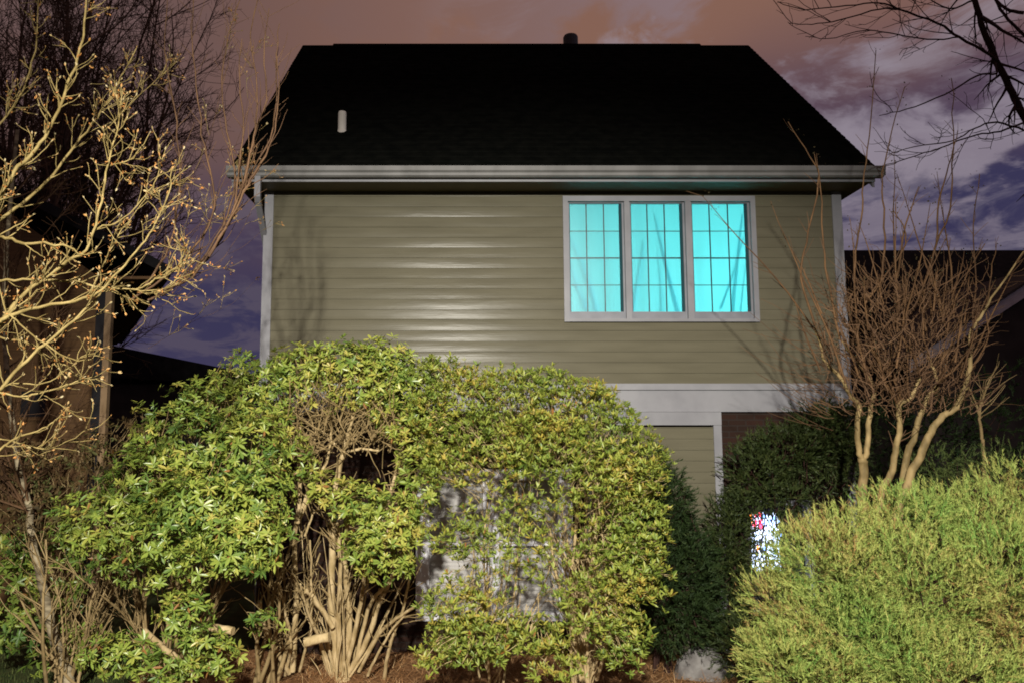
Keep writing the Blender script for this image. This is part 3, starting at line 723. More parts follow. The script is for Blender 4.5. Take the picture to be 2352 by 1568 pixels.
# ------------------------------------------------------------------ left foreground tree (pale branches with buds)
pA = (-3.9, 4.3, 0)
tl = thing('bare_tree', pA, 'near bare tree with pale yellow branches and orange buds reaching in from the left', 'tree')
Dn = (4.3, 4.7)
TR = [
 ([(-60, 500), (0, 450), (43, 382), (94, 331), (126, 270), (151, 209), (176, 137), (191, 79), (200, -30)], (4.5, 4.6), .024, .012),
 ([(-60, 540), (0, 504), (65, 457), (119, 403), (173, 335), (223, 270), (259, 216), (277, 180), (313, 112)], (4.8, 5.4), .022, .008),
 ([(-50, 790), (0, 744), (18, 718), (43, 686), (101, 639), (173, 592), (205, 564), (234, 464), (247, 378), (266, 317), (277, 252), (281, 205)], (4.3, 4.6), .026, .006),
 ([(-5, 740), (22, 726), (90, 704), (194, 686), (230, 668), (274, 621), (324, 564), (360, 510), (389, 434), (396, 388)], (4.3, 4.4), .021, .006),
 ([(-60, 930), (0, 891), (36, 852), (90, 801), (155, 747), (202, 704), (232, 672)], (4.2, 4.4), .022, .011),
 ([(-60, 645), (0, 643), (72, 643), (162, 646), (216, 657), (259, 664), (324, 661), (360, 643), (396, 621), (425, 589), (429, 568)], (4.6, 4.5), .016, .006),
 ([(268, 663), (342, 668), (382, 661), (412, 637)], (4.5, 4.45), .008, .005),
 ([(-60, 530), (0, 542), (54, 560), (144, 564), (190, 585)], (4.0, 4.3), .022, .010),
 ([(-60, 1060), (0, 1031), (36, 1006), (101, 985), (124, 968)], (4.1, 4.1), .016, .006),
 ([(-60, 880), (0, 902), (65, 909)], (4.2, 4.2), .013, .009),
 ([(60, 915), (83, 905), (155, 884), (190, 868)], (4.3, 4.3), .013, .006),
 ([(-60, 760), (0, 776), (72, 790), (108, 823), (158, 841)], (4.5, 4.5), .012, .007),
 ([(20, 722), (36, 736), (90, 779), (151, 819), (202, 826), (230, 810)], (4.3, 4.3), .010, .005),
 ([(205, 560), (220, 526), (263, 515), (306, 482), (342, 439), (364, 403), (374, 362)], (4.5, 4.5), .010, .005),
 ([(247, 384), (288, 371), (320, 346), (344, 306)], (4.55, 4.5), .009, .005),
 ([(200, 690), (222, 640), (262, 560), (300, 500), (352, 440), (400, 420)], (4.7, 4.9), .009, .004),
 ([(-40, 330), (20, 260), (60, 190), (84, 90), (90, -20)], (5.2, 5.4), .016, .008),
 ([(240, 300), (300, 240), (352, 190), (398, 150)], (5.3, 5.7), .007, .004),
 ([(30, 880), (100, 880), (150, 850), (190, 820), (214, 800)], (4.4, 4.4), .008, .004),
 ([(-20, 1000), (60, 1020), (110, 1030), (160, 1010), (205, 985)], (4.5, 4.5), .008, .004),
 ([(330, 560), (400, 500), (455, 470), (520, 420), (550, 380), (570, 350)], (5.6, 6.4), .007, .003),
 ([(260, 620), (380, 560), (470, 520), (545, 470)], (5.2, 5.8), .007, .003),
 ([(380, 700), (450, 600), (520, 500), (560, 420), (590, 340)], (5.6, 6.3), .010, .004),
 ([(420, 690), (500, 610), (560, 520), (590, 440), (610, 400)], (5.8, 6.3), .009, .004),
 ([(300, 760), (400, 680), (500, 600), (570, 560), (620, 510)], (5.6, 6.2), .008, .004),
 ([(380, 620), (470, 500), (520, 380), (560, 280), (580, 150), (610, 40)], (5.8, 6.6), .010, .003),
 ([(450, 560), (530, 430), (580, 340), (600, 290)], (6.0, 6.4), .007, .003),
 ([(300, 640), (400, 480), (470, 340), (510, 200), (520, 60), (560, -30)], (5.6, 6.6), .011, .004),
 ([(340, 800), (440, 740), (530, 700), (590, 640)], (5.8, 6.2), .007, .003),
]
TR = TR[:20] + [(p, d, a * .36, c * .4) for p, d, a, c in TR[20:]]
TR = [(p, d, a * .54, c * .50) for p, d, a, c in TR]
main = traced(TR, Dn, .02, .008)
limb = [(catmull([(-3.9, 4.3, 0), (-3.85, 4.32, 1.2), (-3.7, 4.35, 2.2), (-3.45, 4.4, 3.2), (-3.4, 4.6, 4.6), (-3.3, 4.8, 6.2)], 5), np.linspace(.13, .05, 26))]
for pix, d, ra, rb in TR:
    if pix[0][0] < -30:
        q = P(pix[0][0], pix[0][1], d[0]); z = max(0.6, q[2] - 0.25)
        s = np.array((-3.55, 4.4, z)); limb.append((catmull([s, (s + q) / 2 + (0, 0, 0.03), q], 4), np.linspace(ra * 1.3, ra, 9)))
b = B(); addpaths(b, limb, 8); b.link('trunk', m_bark_pale, tl, smooth=True)
b = B(); addpaths(b, main[:20], 7); b.link('branch', m_bark_pale, tl, smooth=True)
b = B(); addpaths(b, main[20:], 6); b.link('far_branches', m_twig_red, tl, smooth=True)  # drawn thin and in a darker colour for dimness far from the lamp
up_ = traced([(p, d, .0095, .0028) for p, d in [([(340, 690), (420, 640), (480, 590), (530, 500), (560, 420), (585, 300), (590, 200), (575, 80), (600, -20)], (5.0, 5.2)), ([(480, 590), (530, 500), (575, 400), (630, 290), (634, 150), (642, 55)], (5.0, 5.1)),
   ([(370, 680), (440, 630), (510, 520), (540, 420), (522, 300), (510, 180), (530, 60), (560, -20)], (5.0, 5.3)), ([(520, 520), (560, 440), (590, 390), (625, 320), (640, 230), (636, 130)], (4.9, 5.0)), ([(300, 690), (400, 620), (480, 520), (490, 430), (470, 340), (452, 200), (440, 60), (450, -30)], (5.1, 5.3)),
   ([(330, 660), (390, 560), (412, 420), (405, 280), (380, 120), (385, -20)], (5.2, 5.5)), ([(530, 500), (565, 400), (585, 310), (610, 230), (606, 120), (618, 20)], (5.0, 5.1)), ([(440, 640), (530, 500), (548, 400), (560, 300), (548, 190), (556, 90)], (5.0, 5.1))]], 0, 0, 0)
ut = sprout(up_, 9, lambda t, L_: .24, .5, .0019, (.3, .8), (.1, 1), 6, .10, .07)
b = B(); addpaths(b, up_ + ut, 4); b.link('dimmed_young_shoots', m_twig_red, tl, smooth=True)  # shoots thickened for wall shadow; lamp cut-off dimness put into their colour
tw1 = sprout(main[:20], 17, lambda t, L_: 0.20 * (1.15 - t * 0.5), .5, .0030, (0.45, 1.0), (0.1, 1), 6, .13, .07) + sprout(main[20:], 3, lambda t, L_: 0.24 * (1.15 - t * 0.5), .4, .0016, (0.4, .9), (0.1, 1), 6, .13, .07)
tw2 = sprout(tw1, 11, lambda t, L_: 0.09, .6, .0022, (0.4, 1.0), (0.2, 1), 4, .15, .06)
b = B(); addpaths(b, tw1 + tw2, 4); b.link('twigs', m_bark_pale, tl, smooth=True)
b = B(); pp, dd, tt, ll = [], [], [], []
for q, r in tw1 + tw2 + main:
    tip = unit(q[-1] - q[-2])
    for _ in range(2): pp.append(q[-1]); dd.append(tip + rng.normal(0, .2, 3)); tt.append(rng.uniform(.45, .95)); ll.append(rng.uniform(.012, .026))
for q, r in tw1 + tw2 + main:
    if rng.random() < 0.40:
        i = rng.integers(1, len(q)); c = rng.integers(2, 6)
        for _ in range(c): pp.append(q[i] + rng.normal(0, .009, 3)); dd.append(rng.normal(size=3) - (0, 0, .4)); tt.append(rng.uniform(0, .6)); ll.append(rng.uniform(.010, .024))
pp = np.array(pp); ll = np.array(ll)
leaves(b, pp, np.array(dd), rng.normal(size=(len(pp), 3)), ll, ll * .42, np.array(tt), .3)
tag(b.link('buds', m_bud, tl), kind='stuff')

# ------------------------------------------------------------------ slim leaning tree in front of the left shrub
q = traced([([(164, 1568), (144, 1515), (122, 1454), (108, 1382), (94, 1328), (78, 1263), (70, 1202), (65, 1155), (40, 1060), (20, 900), (10, 720), (20, 520), (40, 300)], (7.6, 8.4), .052, .02)], 0, 0, 0)
q[0][0][0][2] = 0.0
tb_ = thing('leaning_tree', tuple(q[0][0][0]), 'slim leaning trunk with mottled bark among the leaves at lower left', 'tree')
b = B(); addpaths(b, q, 10); b.link('trunk', m_bark_band, tb_, smooth=True)
br = sprout(q, 5, lambda t, L_: 1.3, .45, .006, (0.5, 1.1), (0.5, 1), 8, .10, .08)
b1 = sprout(br, 7, lambda t, L_: .45, .5, .0035, (0.4, 1.0), (0.1, 1), 6, .14, .05)
b2 = sprout(b1, 6, lambda t, L_: .18, .5, .0025, (0.4, 1.0), (0.1, 1), 4, .14, .04)
b = B(); addpaths(b, br + b1 + b2, 4); b.link('twigs', m_twig_red, tb_, smooth=True)

# ------------------------------------------------------------------ big dark bare trees behind
def bare_tree(name, base, h, lean, label, seed, nl=9, spreadx=0.30, twd=(2.2, 4.5, 6), m=m_bark_dark):
    t = thing(name, base, label, 'tree')
    tr = grow(base, (lean, 0, 1), h * 0.30, 6, .04, .05)
    trunk = [(tr, np.linspace(.20, .15, len(tr)))]
    lim = []
    for i in range(nl):
        p = tr[rng.integers(3, len(tr))]
        d = unit(np.array((rng.normal(lean, spreadx * 1.4), rng.normal(0, spreadx), 1.0)))
        l = h * rng.uniform(.5, .78); qq = grow(p, d, l, 12, .07, .05); lim.append((qq, np.linspace(.075, .012, len(qq))))
    l1 = sprout(lim, twd[0], lambda t_, L_: h * .20 * (1.1 - .5 * t_), .5, .012, (.45, 1.1), (.12, 1), 8, .10, .07)
    l2 = sprout(l1, twd[1], lambda t_, L_: h * .075, .5, .007, (.4, 1.1), (.15, 1), 6, .13, .05)
    l3 = sprout(l2, twd[2], lambda t_, L_: h * .03, .6, .0045, (.4, 1.1), (.1, 1), 4, .14, .04)
    b = B(); addpaths(b, trunk, 10); b.link('trunk', m, t, smooth=True)
    b = B(); addpaths(b, lim + l1, 5); b.link('branches', m, t, smooth=True)
    b = B(); addpaths(b, l2 + l3, 3); b.link('twigs', m, t)
    return t
bare_tree('bare_tree', (-8.9, 16.0, 0), 13.5, 0.0, 'tall dark bare tree rising behind the brown house on the left', 1, nl=14, spreadx=.24, twd=(2.6, 5, 7), m=m_bark_brown)
bare_tree('bare_tree', (-9.6, 19.5, 0), 15.0, 0.0, 'smaller dark bare tree against the purple sky left of the tan house', 2, nl=9, spreadx=.15, twd=(1.6, 2.4, 3), m=m_bark_brown)

# ------------------------------------------------------------------ top-right bare tree
pr = (8.2, 9.5, 0)
trt = thing('bare_tree', pr, 'dark bare branches hanging into the upper right corner', 'tree')
TRR = [
 ([(2215, -80), (2239, 0), (2261, 72), (2290, 144), (2326, 216), (2352, 268), (2440, 420)], (8.4, 8.8), .028, .045),
 ([(2300, 150), (2275, 128), (2203, 86), (2153, 54), (2067, 22), (2020, 7), (1944, 14), (1847, 22), (1786, 4)], (8.4, 8.0), .018, .004),
 ([(2067, 22), (2020, 22), (1930, 47), (1865, 56), (1812, 54)], (8.2, 8.0), .010, .004),
 ([(2290, 169), (2243, 176), (2171, 216), (2081, 252), (2020, 266)], (8.4, 8.0), .012, .004),
 ([(2400, 312), (2352, 299), (2290, 281), (2239, 295), (2189, 324), (2117, 335), (2045, 353)], (8.5, 8.2), .013, .004),
 ([(2400, 270), (2352, 284), (2297, 302), (2243, 310), (2160, 340), (2088, 364), (2020, 384)], (8.6, 8.3), .013, .004),
 ([(2252, 40), (2300, 70), (2370, 110)], (8.4, 8.6), .018, .008), ([(2240, 0), (2180, 20), (2120, -10)], (8.4, 8.3), .012, .005),
 ([(2203, 86), (2150, 92), (2060, 80), (1990, 70), (1900, 90), (1850, 84)], (8.3, 8.0), .009, .003),
 ([(2352, 30), (2310, 20), (2270, -20)], (8.0, 8.2), .02, .012), ([(2400, 120), (2330, 60), (2290, 10), (2280, -30)], (8.8, 8.8), .02, .012),
]
mn = traced(TRR, 0, 0, 0)
bt = P(2440, 420, 8.8)
trk = [(catmull([pr, (8.1, 9.4, 2.0), (7.6, 9.1, 4.2), tuple(bt)], 5), np.linspace(.16, .045, 16))]
b = B(); addpaths(b, trk, 9); b.link('trunk', m_bark_dark, trt, smooth=True)
b = B(); addpaths(b, mn, 6); b.link('branches', m_bark_dark, trt, smooth=True)
t1 = sprout(mn, 6, lambda t, L_: .55, .5, .0045, (.4, 1.1), (.05, 1), 7, .12, .03)
t2 = sprout(t1, 6, lambda t, L_: .20, .6, .0032, (.4, 1.1), (.1, 1), 5, .15, .03)
b = B(); addpaths(b, t1 + t2, 3); b.link('twigs', m_bark_dark, trt)

# ------------------------------------------------------------------ crape-myrtle-like shrub tree on the right
bm_ = P(2040, 1640, 6.9)
mt = thing('crape_myrtle', (bm_[0], 6.9, 0), 'multi-stemmed tan shrub tree with upright bare whips right of the house', 'shrub')
MT = [
 ([(1990, 1640), (1982, 1300), (1980, 1166), (1982, 1076), (1980, 1051)], (6.9, 6.9), .052, .046),
 ([(1980, 1056), (1973, 1032), (1969, 974), (1973, 930), (1955, 913), (1930, 866), (1894, 830), (1883, 787), (1872, 752)], (6.9, 6.7), .034, .010),
 ([(1981, 1056), (1991, 1032), (1996, 974), (2000, 934), (2009, 895), (1991, 859), (1959, 819), (1926, 776)], (6.9, 7.0), .034, .010),
 ([(2000, 1640), (2010, 1240), (2022, 1137), (2045, 1087), (2057, 1036), (2067, 981), (2065, 931), (2081, 920), (2099, 902), (2113, 866)], (6.9, 6.7), .045, .018),
 ([(2030, 1640), (2050, 1240), (2088, 1101), (2113, 1047), (2139, 992), (2164, 956), (2189, 942), (2211, 906), (2221, 870), (2229, 812), (2232, 758), (2257, 722), (2279, 686), (2351, 578)], (6.9, 6.6), .052, .008),
 ([(2020, 1640), (2075, 1100), (2099, 1010), (2113, 956), (2131, 913), (2153, 884), (2149, 862), (2131, 816)], (7.0, 6.8), .042, .014),
 ([(2065, 931), (2040, 890), (2020, 840), (2000, 790)], (6.8, 6.6), .018, .008), ([(2113, 866), (2100, 820), (2070, 770), (2050, 720)], (6.7, 6.6), .016, .008),
 ([(2131, 816), (2120, 760), (2124, 700), (2110, 600)], (6.8, 6.8), .012, .006), ([(2229, 812), (2235, 740), (2240, 650), (2236, 520), (2250, 400)], (6.6, 6.6), .011, .004),
 ([(2150, 880), (2190, 850), (2215, 820), (2225, 800)], (6.7, 6.6), .012, .008), ([(2153, 884), (2165, 830), (2180, 740), (2215, 640), (2262, 560)], (6.8, 6.7), .011, .005),
]
MT = [(p, d, a * .8, c * .8) for p, d, a, c in MT]
mm = traced(MT, 0, 0, 0)
b = B(); addpaths(b, mm[:6], 9); b.link('trunk', m_bark_myrtle, mt, smooth=True)
whip = list(mm[6:])
for i in range(36):
    u0 = rng.uniform(1880, 2240); v0 = rng.uniform(700, 900) - 20; d = rng.uniform(6.4, 7.1)
    p = P(u0, v0, d); out = (u0 - 2050) / 180.0
    dr = (out * .42 + rng.normal(0, .16), rng.normal(0, .2), 1.0)
    l = rng.uniform(.5, 1.7) if rng.random() < .45 else rng.uniform(.3, .8)
    qq = grow(p, dr, l, 9, .035, .02); whip.append((qq, np.linspace(.0095, .0022, len(qq))))
for pix in ([(1966, 720), (1962, 640), (1968, 560), (1980, 480), (1985, 400), (2000, 280), (2012, 115)], [(2010, 720), (2030, 600), (2032, 500), (2026, 420), (2040, 330), (2078, 200)], [(1872, 750), (1840, 640), (1850, 560), (1880, 420), (1860, 360), (1810, 280)],
            [(1930, 780), (1900, 640), (1890, 540), (1886, 440), (1870, 350)], [(2160, 700), (2140, 600), (2180, 480), (2190, 340), (2185, 180)], [(2110, 690), (2150, 560), (2156, 460), (2180, 380), (2200, 300)], [(2060, 640), (2080, 520), (2110, 430)], [(1985, 700), (2080, 560), (2050, 480)]):
    ps = traced([(pix, (6.7, 6.6), .0105, .0035)], 0, 0, 0); whip += ps
for i in range(26):
    q_, r_ = mm[int(rng.integers(1, 7))]; k_ = int(rng.integers(len(q_) // 2, len(q_) - 1))
    qq = grow(q_[k_], ((q_[k_][0] - bm_[0]) * .8 + rng.normal(0, .45), rng.normal(0, .35), 1.0), rng.uniform(.3, .8), 8, .12, .06); whip.append((qq, np.linspace(r_[k_] * .6, .003, len(qq))))
b = B(); addpaths(b, whip, 5); b.link('whips', m_whip, mt, smooth=True)
tw = []
for i in range(760):
    u0 = 2060 + rng.normal(0, 95); v0 = rng.uniform(650, 960); d = rng.uniform(6.4, 7.1)
    if abs(u0 - 2060) > 190: continue
    dr = ((u0 - 2060) / 150.0 + rng.normal(0, .75), rng.normal(0, .5), rng.uniform(.3, 1.3))
    qq = grow(P(u0, v0, d), dr, rng.uniform(.12, .5), 7, .26, .05); tw.append((qq, np.linspace(.0038, .0016, len(qq))))
tw += sprout(whip, 3, lambda t, L_: .16, .6, .0022, (.3, .8), (.3, 1), 4, .1, .05)
tw += sprout(mm[1:6], 9, lambda t, L_: .30, .2, .0028, (.4, 1.1), (.4, 1), 5, .12, .05)
for i in range(30):   # side twigs reaching left across the wall
    u0 = rng.uniform(1880, 1930); v0 = rng.uniform(740, 1000); qq = grow(P(u0, v0, 6.7), (-1, rng.normal(0, .3), rng.uniform(-.1, .8)), rng.uniform(.3, .8), 6, .08, .03); tw.append((qq, np.linspace(.0035, .0015, len(qq))))
b = B(); addpaths(b, tw, 3); b.link('twigs', m_twig_red, mt)
b = B(); sp_ = []
for qq, r in whip:
    if len(qq) > 8:
        for k in range(10): sp_.append(qq[-1 - int(rng.integers(0, 3))] + rng.normal(0, .025, 3))
sp_ = np.array(sp_); ll = rng.uniform(.012, .022, len(sp_)); leaves(b, sp_, rng.normal(size=(len(sp_), 3)) + (0, 0, .8), rng.normal(size=(len(sp_), 3)), ll, ll * .6, np.zeros(len(sp_)), .1)
tag(b.link('seed_pods', m_leafD, mt), kind='stuff')

# small bare sapling further right
sb = P(2262, 1060, 8.5)
sa = thing('sapling', (sb[0], 8.5, 0), 'thin grey bare sapling behind the juniper at far right', 'sapling')
q1 = traced([([(2262, 1460), (2260, 1060), (2255, 1000), (2250, 950), (2262, 900), (2290, 840)], (8.5, 8.5), .024, .006), ([(2252, 960), (2235, 910), (2215, 870)], (8.5, 8.4), .012, .004)], 0, 0, 0)
b = B(); addpaths(b, q1, 6); b.link('trunk', m_twig, sa, smooth=True)
qq = sprout(q1, 5, lambda t, L_: .35, .4, .003, (.4, 1.0), (.5, 1), 5, .12, .05); b = B(); addpaths(b, qq, 3); b.link('twigs', m_twig, sa)

# ------------------------------------------------------------------ the shrub row
# left: bright rhododendron
A = [(520, 925, 120, 80, 7.3), (435, 1010, 130, 100, 7.1), (570, 1050, 100, 110, 7.0), (340, 1110, 110, 85, 6.9), (480, 1160, 140, 85, 6.7), (240, 1190, 110, 75, 6.8), (570, 1235, 90, 85, 6.6),
     (385, 1235, 110, 60, 6.6, .3, .8), (600, 1150, 70, 80, 6.7), (545, 1275, 70, 40, 6.6), (430, 1405, 60, 55, 6.6, .25, .9), (515, 1505, 48, 42, 6.7, .2, .8), (470, 1470, 60, 35, 6.6, .2, .7), (300, 1300, 90, 40, 6.8, .3, .5),
     (270, 1500, 90, 38, 6.6, .25, .8), (370, 1535, 90, 35, 6.5, .25, .8), (560, 835, 50, 40, 7.5, .3, .6), (470, 1290, 60, 45, 6.6, .3, .6), (610, 1440, 40, 35, 6.9, .2, .5), (390, 1330, 60, 40, 6.9, .3, .3)]
rb = P(400, 1540, 7.9)
ra = thing('rhododendron', (rb[0], 7.9, 0), 'bright green rhododendron with long glossy leaves, leftmost of the big shrub row', 'shrub')
b = B(); pos, nr = sample(A, 27); whorls(b, pos, nr, (6, 10), (.048, .085), .28, .55, (.8, 1.6), .42, .25)
b.link('foliage', m_leafA, ra)
b = B(); core = np.array((rb[0], 7.9, .9)); inner_twigs(b, pos, core, .35)
st = fan((rb[0], 7.8, 0), 16, (1.2, 2.4), (.012, .026), .42, lean=(0, -.12)) + fan((rb[0] + .9, 7.8, 0), 9, (1.2, 2.3), (.012, .028), .35, lean=(-.05, -.1)) + fan((rb[0] - .9, 7.7, 0), 12, (.9, 1.7), (.010, .022), .40, lean=(.1, -.12))
st2 = sprout(st, 7, lambda t, L_: .40, .5, .004, (.35, .9), (.2, 1), 6, .12, .06)
addpaths(b, st, 6); addpaths(b, st2, 4)
b.link('stems', m_twig, ra, smooth=True)
lg = traced([([(462, 1432), (490, 1440), (535, 1448)], (7.0, 6.9), .036, .034), ([(330, 1445), (380, 1490), (420, 1520), (450, 1550)], (7.2, 7.5), .026, .03)], 0, 0, 0)
b = B(); addpaths(b, lg, 9); b.link('cut_limb', m_stem, ra, smooth=True)

# far-left rhododendron beside the leaning trunk
A2 = [(130, 1250, 90, 50, 8.3, .25, .7), (40, 1350, 55, 75, 8.2, .25, .8), (150, 1330, 70, 40, 8.3, .25, .5), (50, 1450, 65, 40, 8.1, .25, .8), (160, 1420, 60, 50, 8.2, .25, .4), (120, 1520, 50, 36, 7.95, .2, .35), (20, 1250, 40, 60, 8.3, .25, .7), (200, 1470, 50, 40, 7.9, .2, .4)]
rb2 = P(100, 1560, 7.8)
ra2 = thing('rhododendron', (rb2[0], 8.4, 0), 'darker sparse rhododendron around the leaning mottled trunk at lower left', 'shrub')
b = B(); pos, nr = sample(A2, 22); whorls(b, pos, nr, (6, 9), (.06, .10), .31, .5, (.9, 1.7), .34, .25); b.link('foliage', m_leafA, ra2)
b = B(); inner_twigs(b, pos, np.array((rb2[0], 7.9, .7)), .3); st = fan((rb2[0], 8.4, 0), 10, (.8, 1.7), (.010, .02), .35); addpaths(b, st, 5); addpaths(b, sprout(st, 6, lambda t, L_: .35, .5, .004), 4); b.link('stems', m_twig, ra2, smooth=True)

# brown half-dead shrub behind
Bz = [(150, 1080, 150, 80, 8.4), (60, 1130, 90, 80, 8.3), (260, 1030, 90, 60, 8.6), (120, 1190, 110, 60, 8.0), (330, 990, 70, 45, 8.9)]
bb = P(140, 1500, 8.6); bz = thing('brown_shrub', (bb[0], 8.6, 0), 'dim shrub of brown dry leaves behind the leftmost rhododendrons', 'shrub')
b = B(); pos, nr = sample(Bz, 17); whorls(b, pos, nr, (4, 7), (.04, .075), .36, .3, (.7, 1.7), .5, .2); b.link('foliage', m_leafD, bz)
b = B(); inner_twigs(b, pos, np.array((bb[0], 8.7, .8)), .5, .003); addpaths(b, fan((bb[0], 8.6, 0), 16, (1.2, 2.2), (.010, .02), .42), 5); b.link('stems', m_twig, bz, smooth=True)

# middle: leggy rhododendron with a stump of many stems
Cc = [(690, 850, 75, 55, 7.5, .3, 1.7), (790, 838, 90, 55, 7.4, .3, 1.7), (890, 840, 70, 55, 7.5, .3, 1.6), (640, 900, 50, 60, 7.4, .3, 1.3), (850, 895, 90, 45, 7.4, .3, 1.4), (945, 900, 60, 60, 7.4, .3, 1.3), (740, 1120, 55, 40, 7.1, .2, .6), (830, 1150, 80, 50, 7.0, .25, .8), (900, 1190, 80, 60, 6.9, .25, .9),
      (885, 1270, 80, 60, 6.8, .25, .9), (700, 1080, 40, 35, 7.2, .2, .5), (830, 1230, 50, 40, 6.9, .2, .7), (960, 1130, 60, 60, 7.0, .25, .7), (940, 1010, 50, 50, 7.3, .25, .6), (870, 810, 40, 35, 7.5, .3, .6), (655, 985, 42, 45, 7.3, .2, .7), (905, 960, 55, 40, 7.35, .2, 1), (740, 915, 60, 30, 7.4, .2, .7), (690, 1020, 35, 30, 7.3, .2, .5), (960, 1060, 40, 50, 7.2, .2, .8)]
cb_ = P(780, 1540, 8.0)
rc = thing('rhododendron', (cb_[0], 8.0, 0), 'leggy rhododendron with a thick clump of bare buff stems, middle of the shrub row', 'shrub')
b = B(); pos, nr = sample(Cc, 34); whorls(b, pos, nr, (6, 9), (.045, .078), .29, .6, (.7, 1.5), .58, .2); b.link('foliage', m_leafA, rc)
Ds = (8.0, 7.4)
SC = [
 ([(774, 1548), (767, 1454), (760, 1364), (763, 1256), (767, 1148), (788, 1040), (799, 1000), (815, 940)], Ds, .052, .022),
 ([(787, 1548), (803, 1418), (792, 1310), (796, 1230), (800, 1180)], Ds, .042, .022),
 ([(672, 1540), (680, 1400), (677, 1256), (688, 1148), (688, 1050), (690, 980)], Ds, .036, .018),
 ([(664, 1545), (640, 1500), (622, 1470), (605, 1430), (596, 1380)], Ds, .030, .020),
 ([(682, 1200), (706, 1130), (720, 1047), (724, 990)], (7.6, 7.5), .022, .012),
 ([(684, 1200), (731, 1098), (754, 1048), (762, 980)], (7.6, 7.5), .022, .012),
 ([(764, 1440), (740, 1400), (718, 1368), (702, 1356)], (7.8, 7.6), .030, .028),
 ([(799, 1548), (842, 1472), (871, 1382), (914, 1299), (939, 1238), (948, 1160), (954, 1094)], Ds, .036, .016),
 ([(824, 1540), (871, 1454), (912, 1420), (958, 1390)], Ds, .026, .014),
 ([(882, 1560), (896, 1479), (925, 1400), (940, 1330)], Ds, .024, .012),
 ([(813, 1544), (846, 1400), (882, 1346), (907, 1310)], Ds, .026, .014),
 ([(871, 1240), (885, 1177), (907, 1094), (925, 1015), (935, 950)], (7.7, 7.4), .022, .014),
 ([(760, 1548), (735, 1470), (705, 1400), (690, 1340)], Ds, .022, .012),
 ([(792, 1548), (820, 1430), (836, 1340), (840, 1260)], Ds, .030, .016), ([(780, 1548), (778, 1420), (782, 1320), (776, 1200)], Ds, .034, .02),
 ([(655, 1550), (668, 1480), (655, 1400), (640, 1330), (636, 1260)], Ds, .02, .012), ([(688, 1540), (712, 1450), (716, 1330), (712, 1240)], Ds, .017, .010),
 ([(845, 1550), (868, 1500), (905, 1440), (940, 1400)], (7.9, 7.5), .018, .010), ([(700, 1230), (720, 1180), (740, 1160)], (7.5, 7.4), .014, .008),
 ([(788, 1040), (830, 1030), (870, 1034)], (7.55, 7.4), .020, .012), ([(790, 1040), (760, 1010), (735, 985)], (7.55, 7.4), .016, .008), ([(640, 1330), (620, 1270), (606, 1210)], (7.6, 7.4), .016, .010),
]
SC = [(p, d, a * .85, c * .85) for p, d, a, c in SC]
sm = traced(SC, 0, 0, 0)
b = B(); addpaths(b, sm, 8)
for (u, v, w) in ((745, 1468, .045),): 
    addpaths(b, traced([([(700, 1474), (756, 1462)], (7.6, 7.6), w, w)], 0, 0, 0), 9)
addpaths(b, fan((cb_[0], 8.0, 0), 34, (.7, 1.9), (.005, .013), .38, lean=(.06, -.12)), 5)
b.link('stems', m_stem, rc, smooth=True)
b = B(); lathe(b, (P(790, 1548, 8.0)[0], 8.0, -0.02), [(.24, 0), (.19, .05), (.13, .11), (.08, .13), (0, .14)], 12); b.link('stump', m_stem, rc, smooth=True)
b = B()
s2 = sprout(sm, 10, lambda t, L_: .30, .4, .0035, (.35, 1.0), (.25, 1), 6, .13, .05)
for i in range(330):   # bare brown twiggery under the canopy
    u0 = rng.uniform(630, 930); v0 = rng.uniform(930, 1050); qq = grow(P(u0, v0, rng.uniform(7.2, 7.7)), (rng.normal(0, .7), rng.normal(0, .4), rng.uniform(.1, 1)), rng.uniform(.12, .45), 5, .14, .02); s2.append((qq, np.linspace(.005, .0022, len(qq))))
addpaths(b, s2, 4); inner_twigs(b, pos, np.array((cb_[0], 8.0, 1.6)), .3); b.link('twigs', m_twig, rc)

# right: olive dense shrub
E_ = [(990, 955, 50, 75, 7.15, .25, 1.0), (1000, 1050, 40, 50, 7.05, .25, .8), (1060, 915, 95, 65, 7.3), (1180, 930, 110, 70, 7.2), (1310, 950, 110, 75, 7.2), (1400, 1010, 85, 80, 7.1), (1110, 1010, 90, 60, 7.1), (1250, 1030, 130, 70, 7.0), (1440, 1100, 85, 85, 7.0), (1350, 1110, 90, 60, 6.9, .3, .6),
      (1470, 1200, 65, 90, 7.0), (1440, 1300, 75, 90, 6.9), (1390, 1230, 60, 70, 6.9, .3, .4), (1040, 1080, 70, 50, 7.0, .3, .8), (1180, 1110, 100, 45, 6.9, .25, .35), (1130, 1190, 110, 45, 6.9, .25, .45), (1260, 1180, 80, 50, 6.9, .25, .38), (1050, 1240, 90, 50, 6.8, .25, .5),
      (1200, 1260, 110, 50, 6.8, .25, .38), (1300, 1310, 90, 60, 6.8, .25, .28), (1120, 1340, 110, 50, 6.8, .25, .28), (1040, 1400, 80, 60, 6.8, .3, .8), (1100, 1470, 110, 55, 6.8, .3), (1230, 1460, 90, 40, 6.8, .3, .8), (1000, 1500, 50, 40, 6.8, .25, .8),
      (1360, 1400, 100, 75, 6.8, .3, .6), (1430, 1470, 60, 70, 6.8, .3, .8), (1270, 1530, 80, 40, 6.7, .25, .5), (1000, 865, 60, 42, 7.4, .3, 1.2), (1090, 885, 70, 36, 7.4, .25, 1), (1240, 885, 80, 36, 7.3, .3, .9), (1360, 905, 45, 34, 7.3, .25, .9), (1490, 1060, 45, 60, 7.2, .25, .7), (1510, 1330, 30, 70, 7.1, .25, .6), (1150, 1410, 60, 40, 6.8, .3, .4)]
eb = P(1340, 1570, 7.7)
re_ = thing('evergreen_shrub', (eb[0], 7.7, 0), 'tall olive-green small-leaved shrub covering the ground floor window', 'shrub')
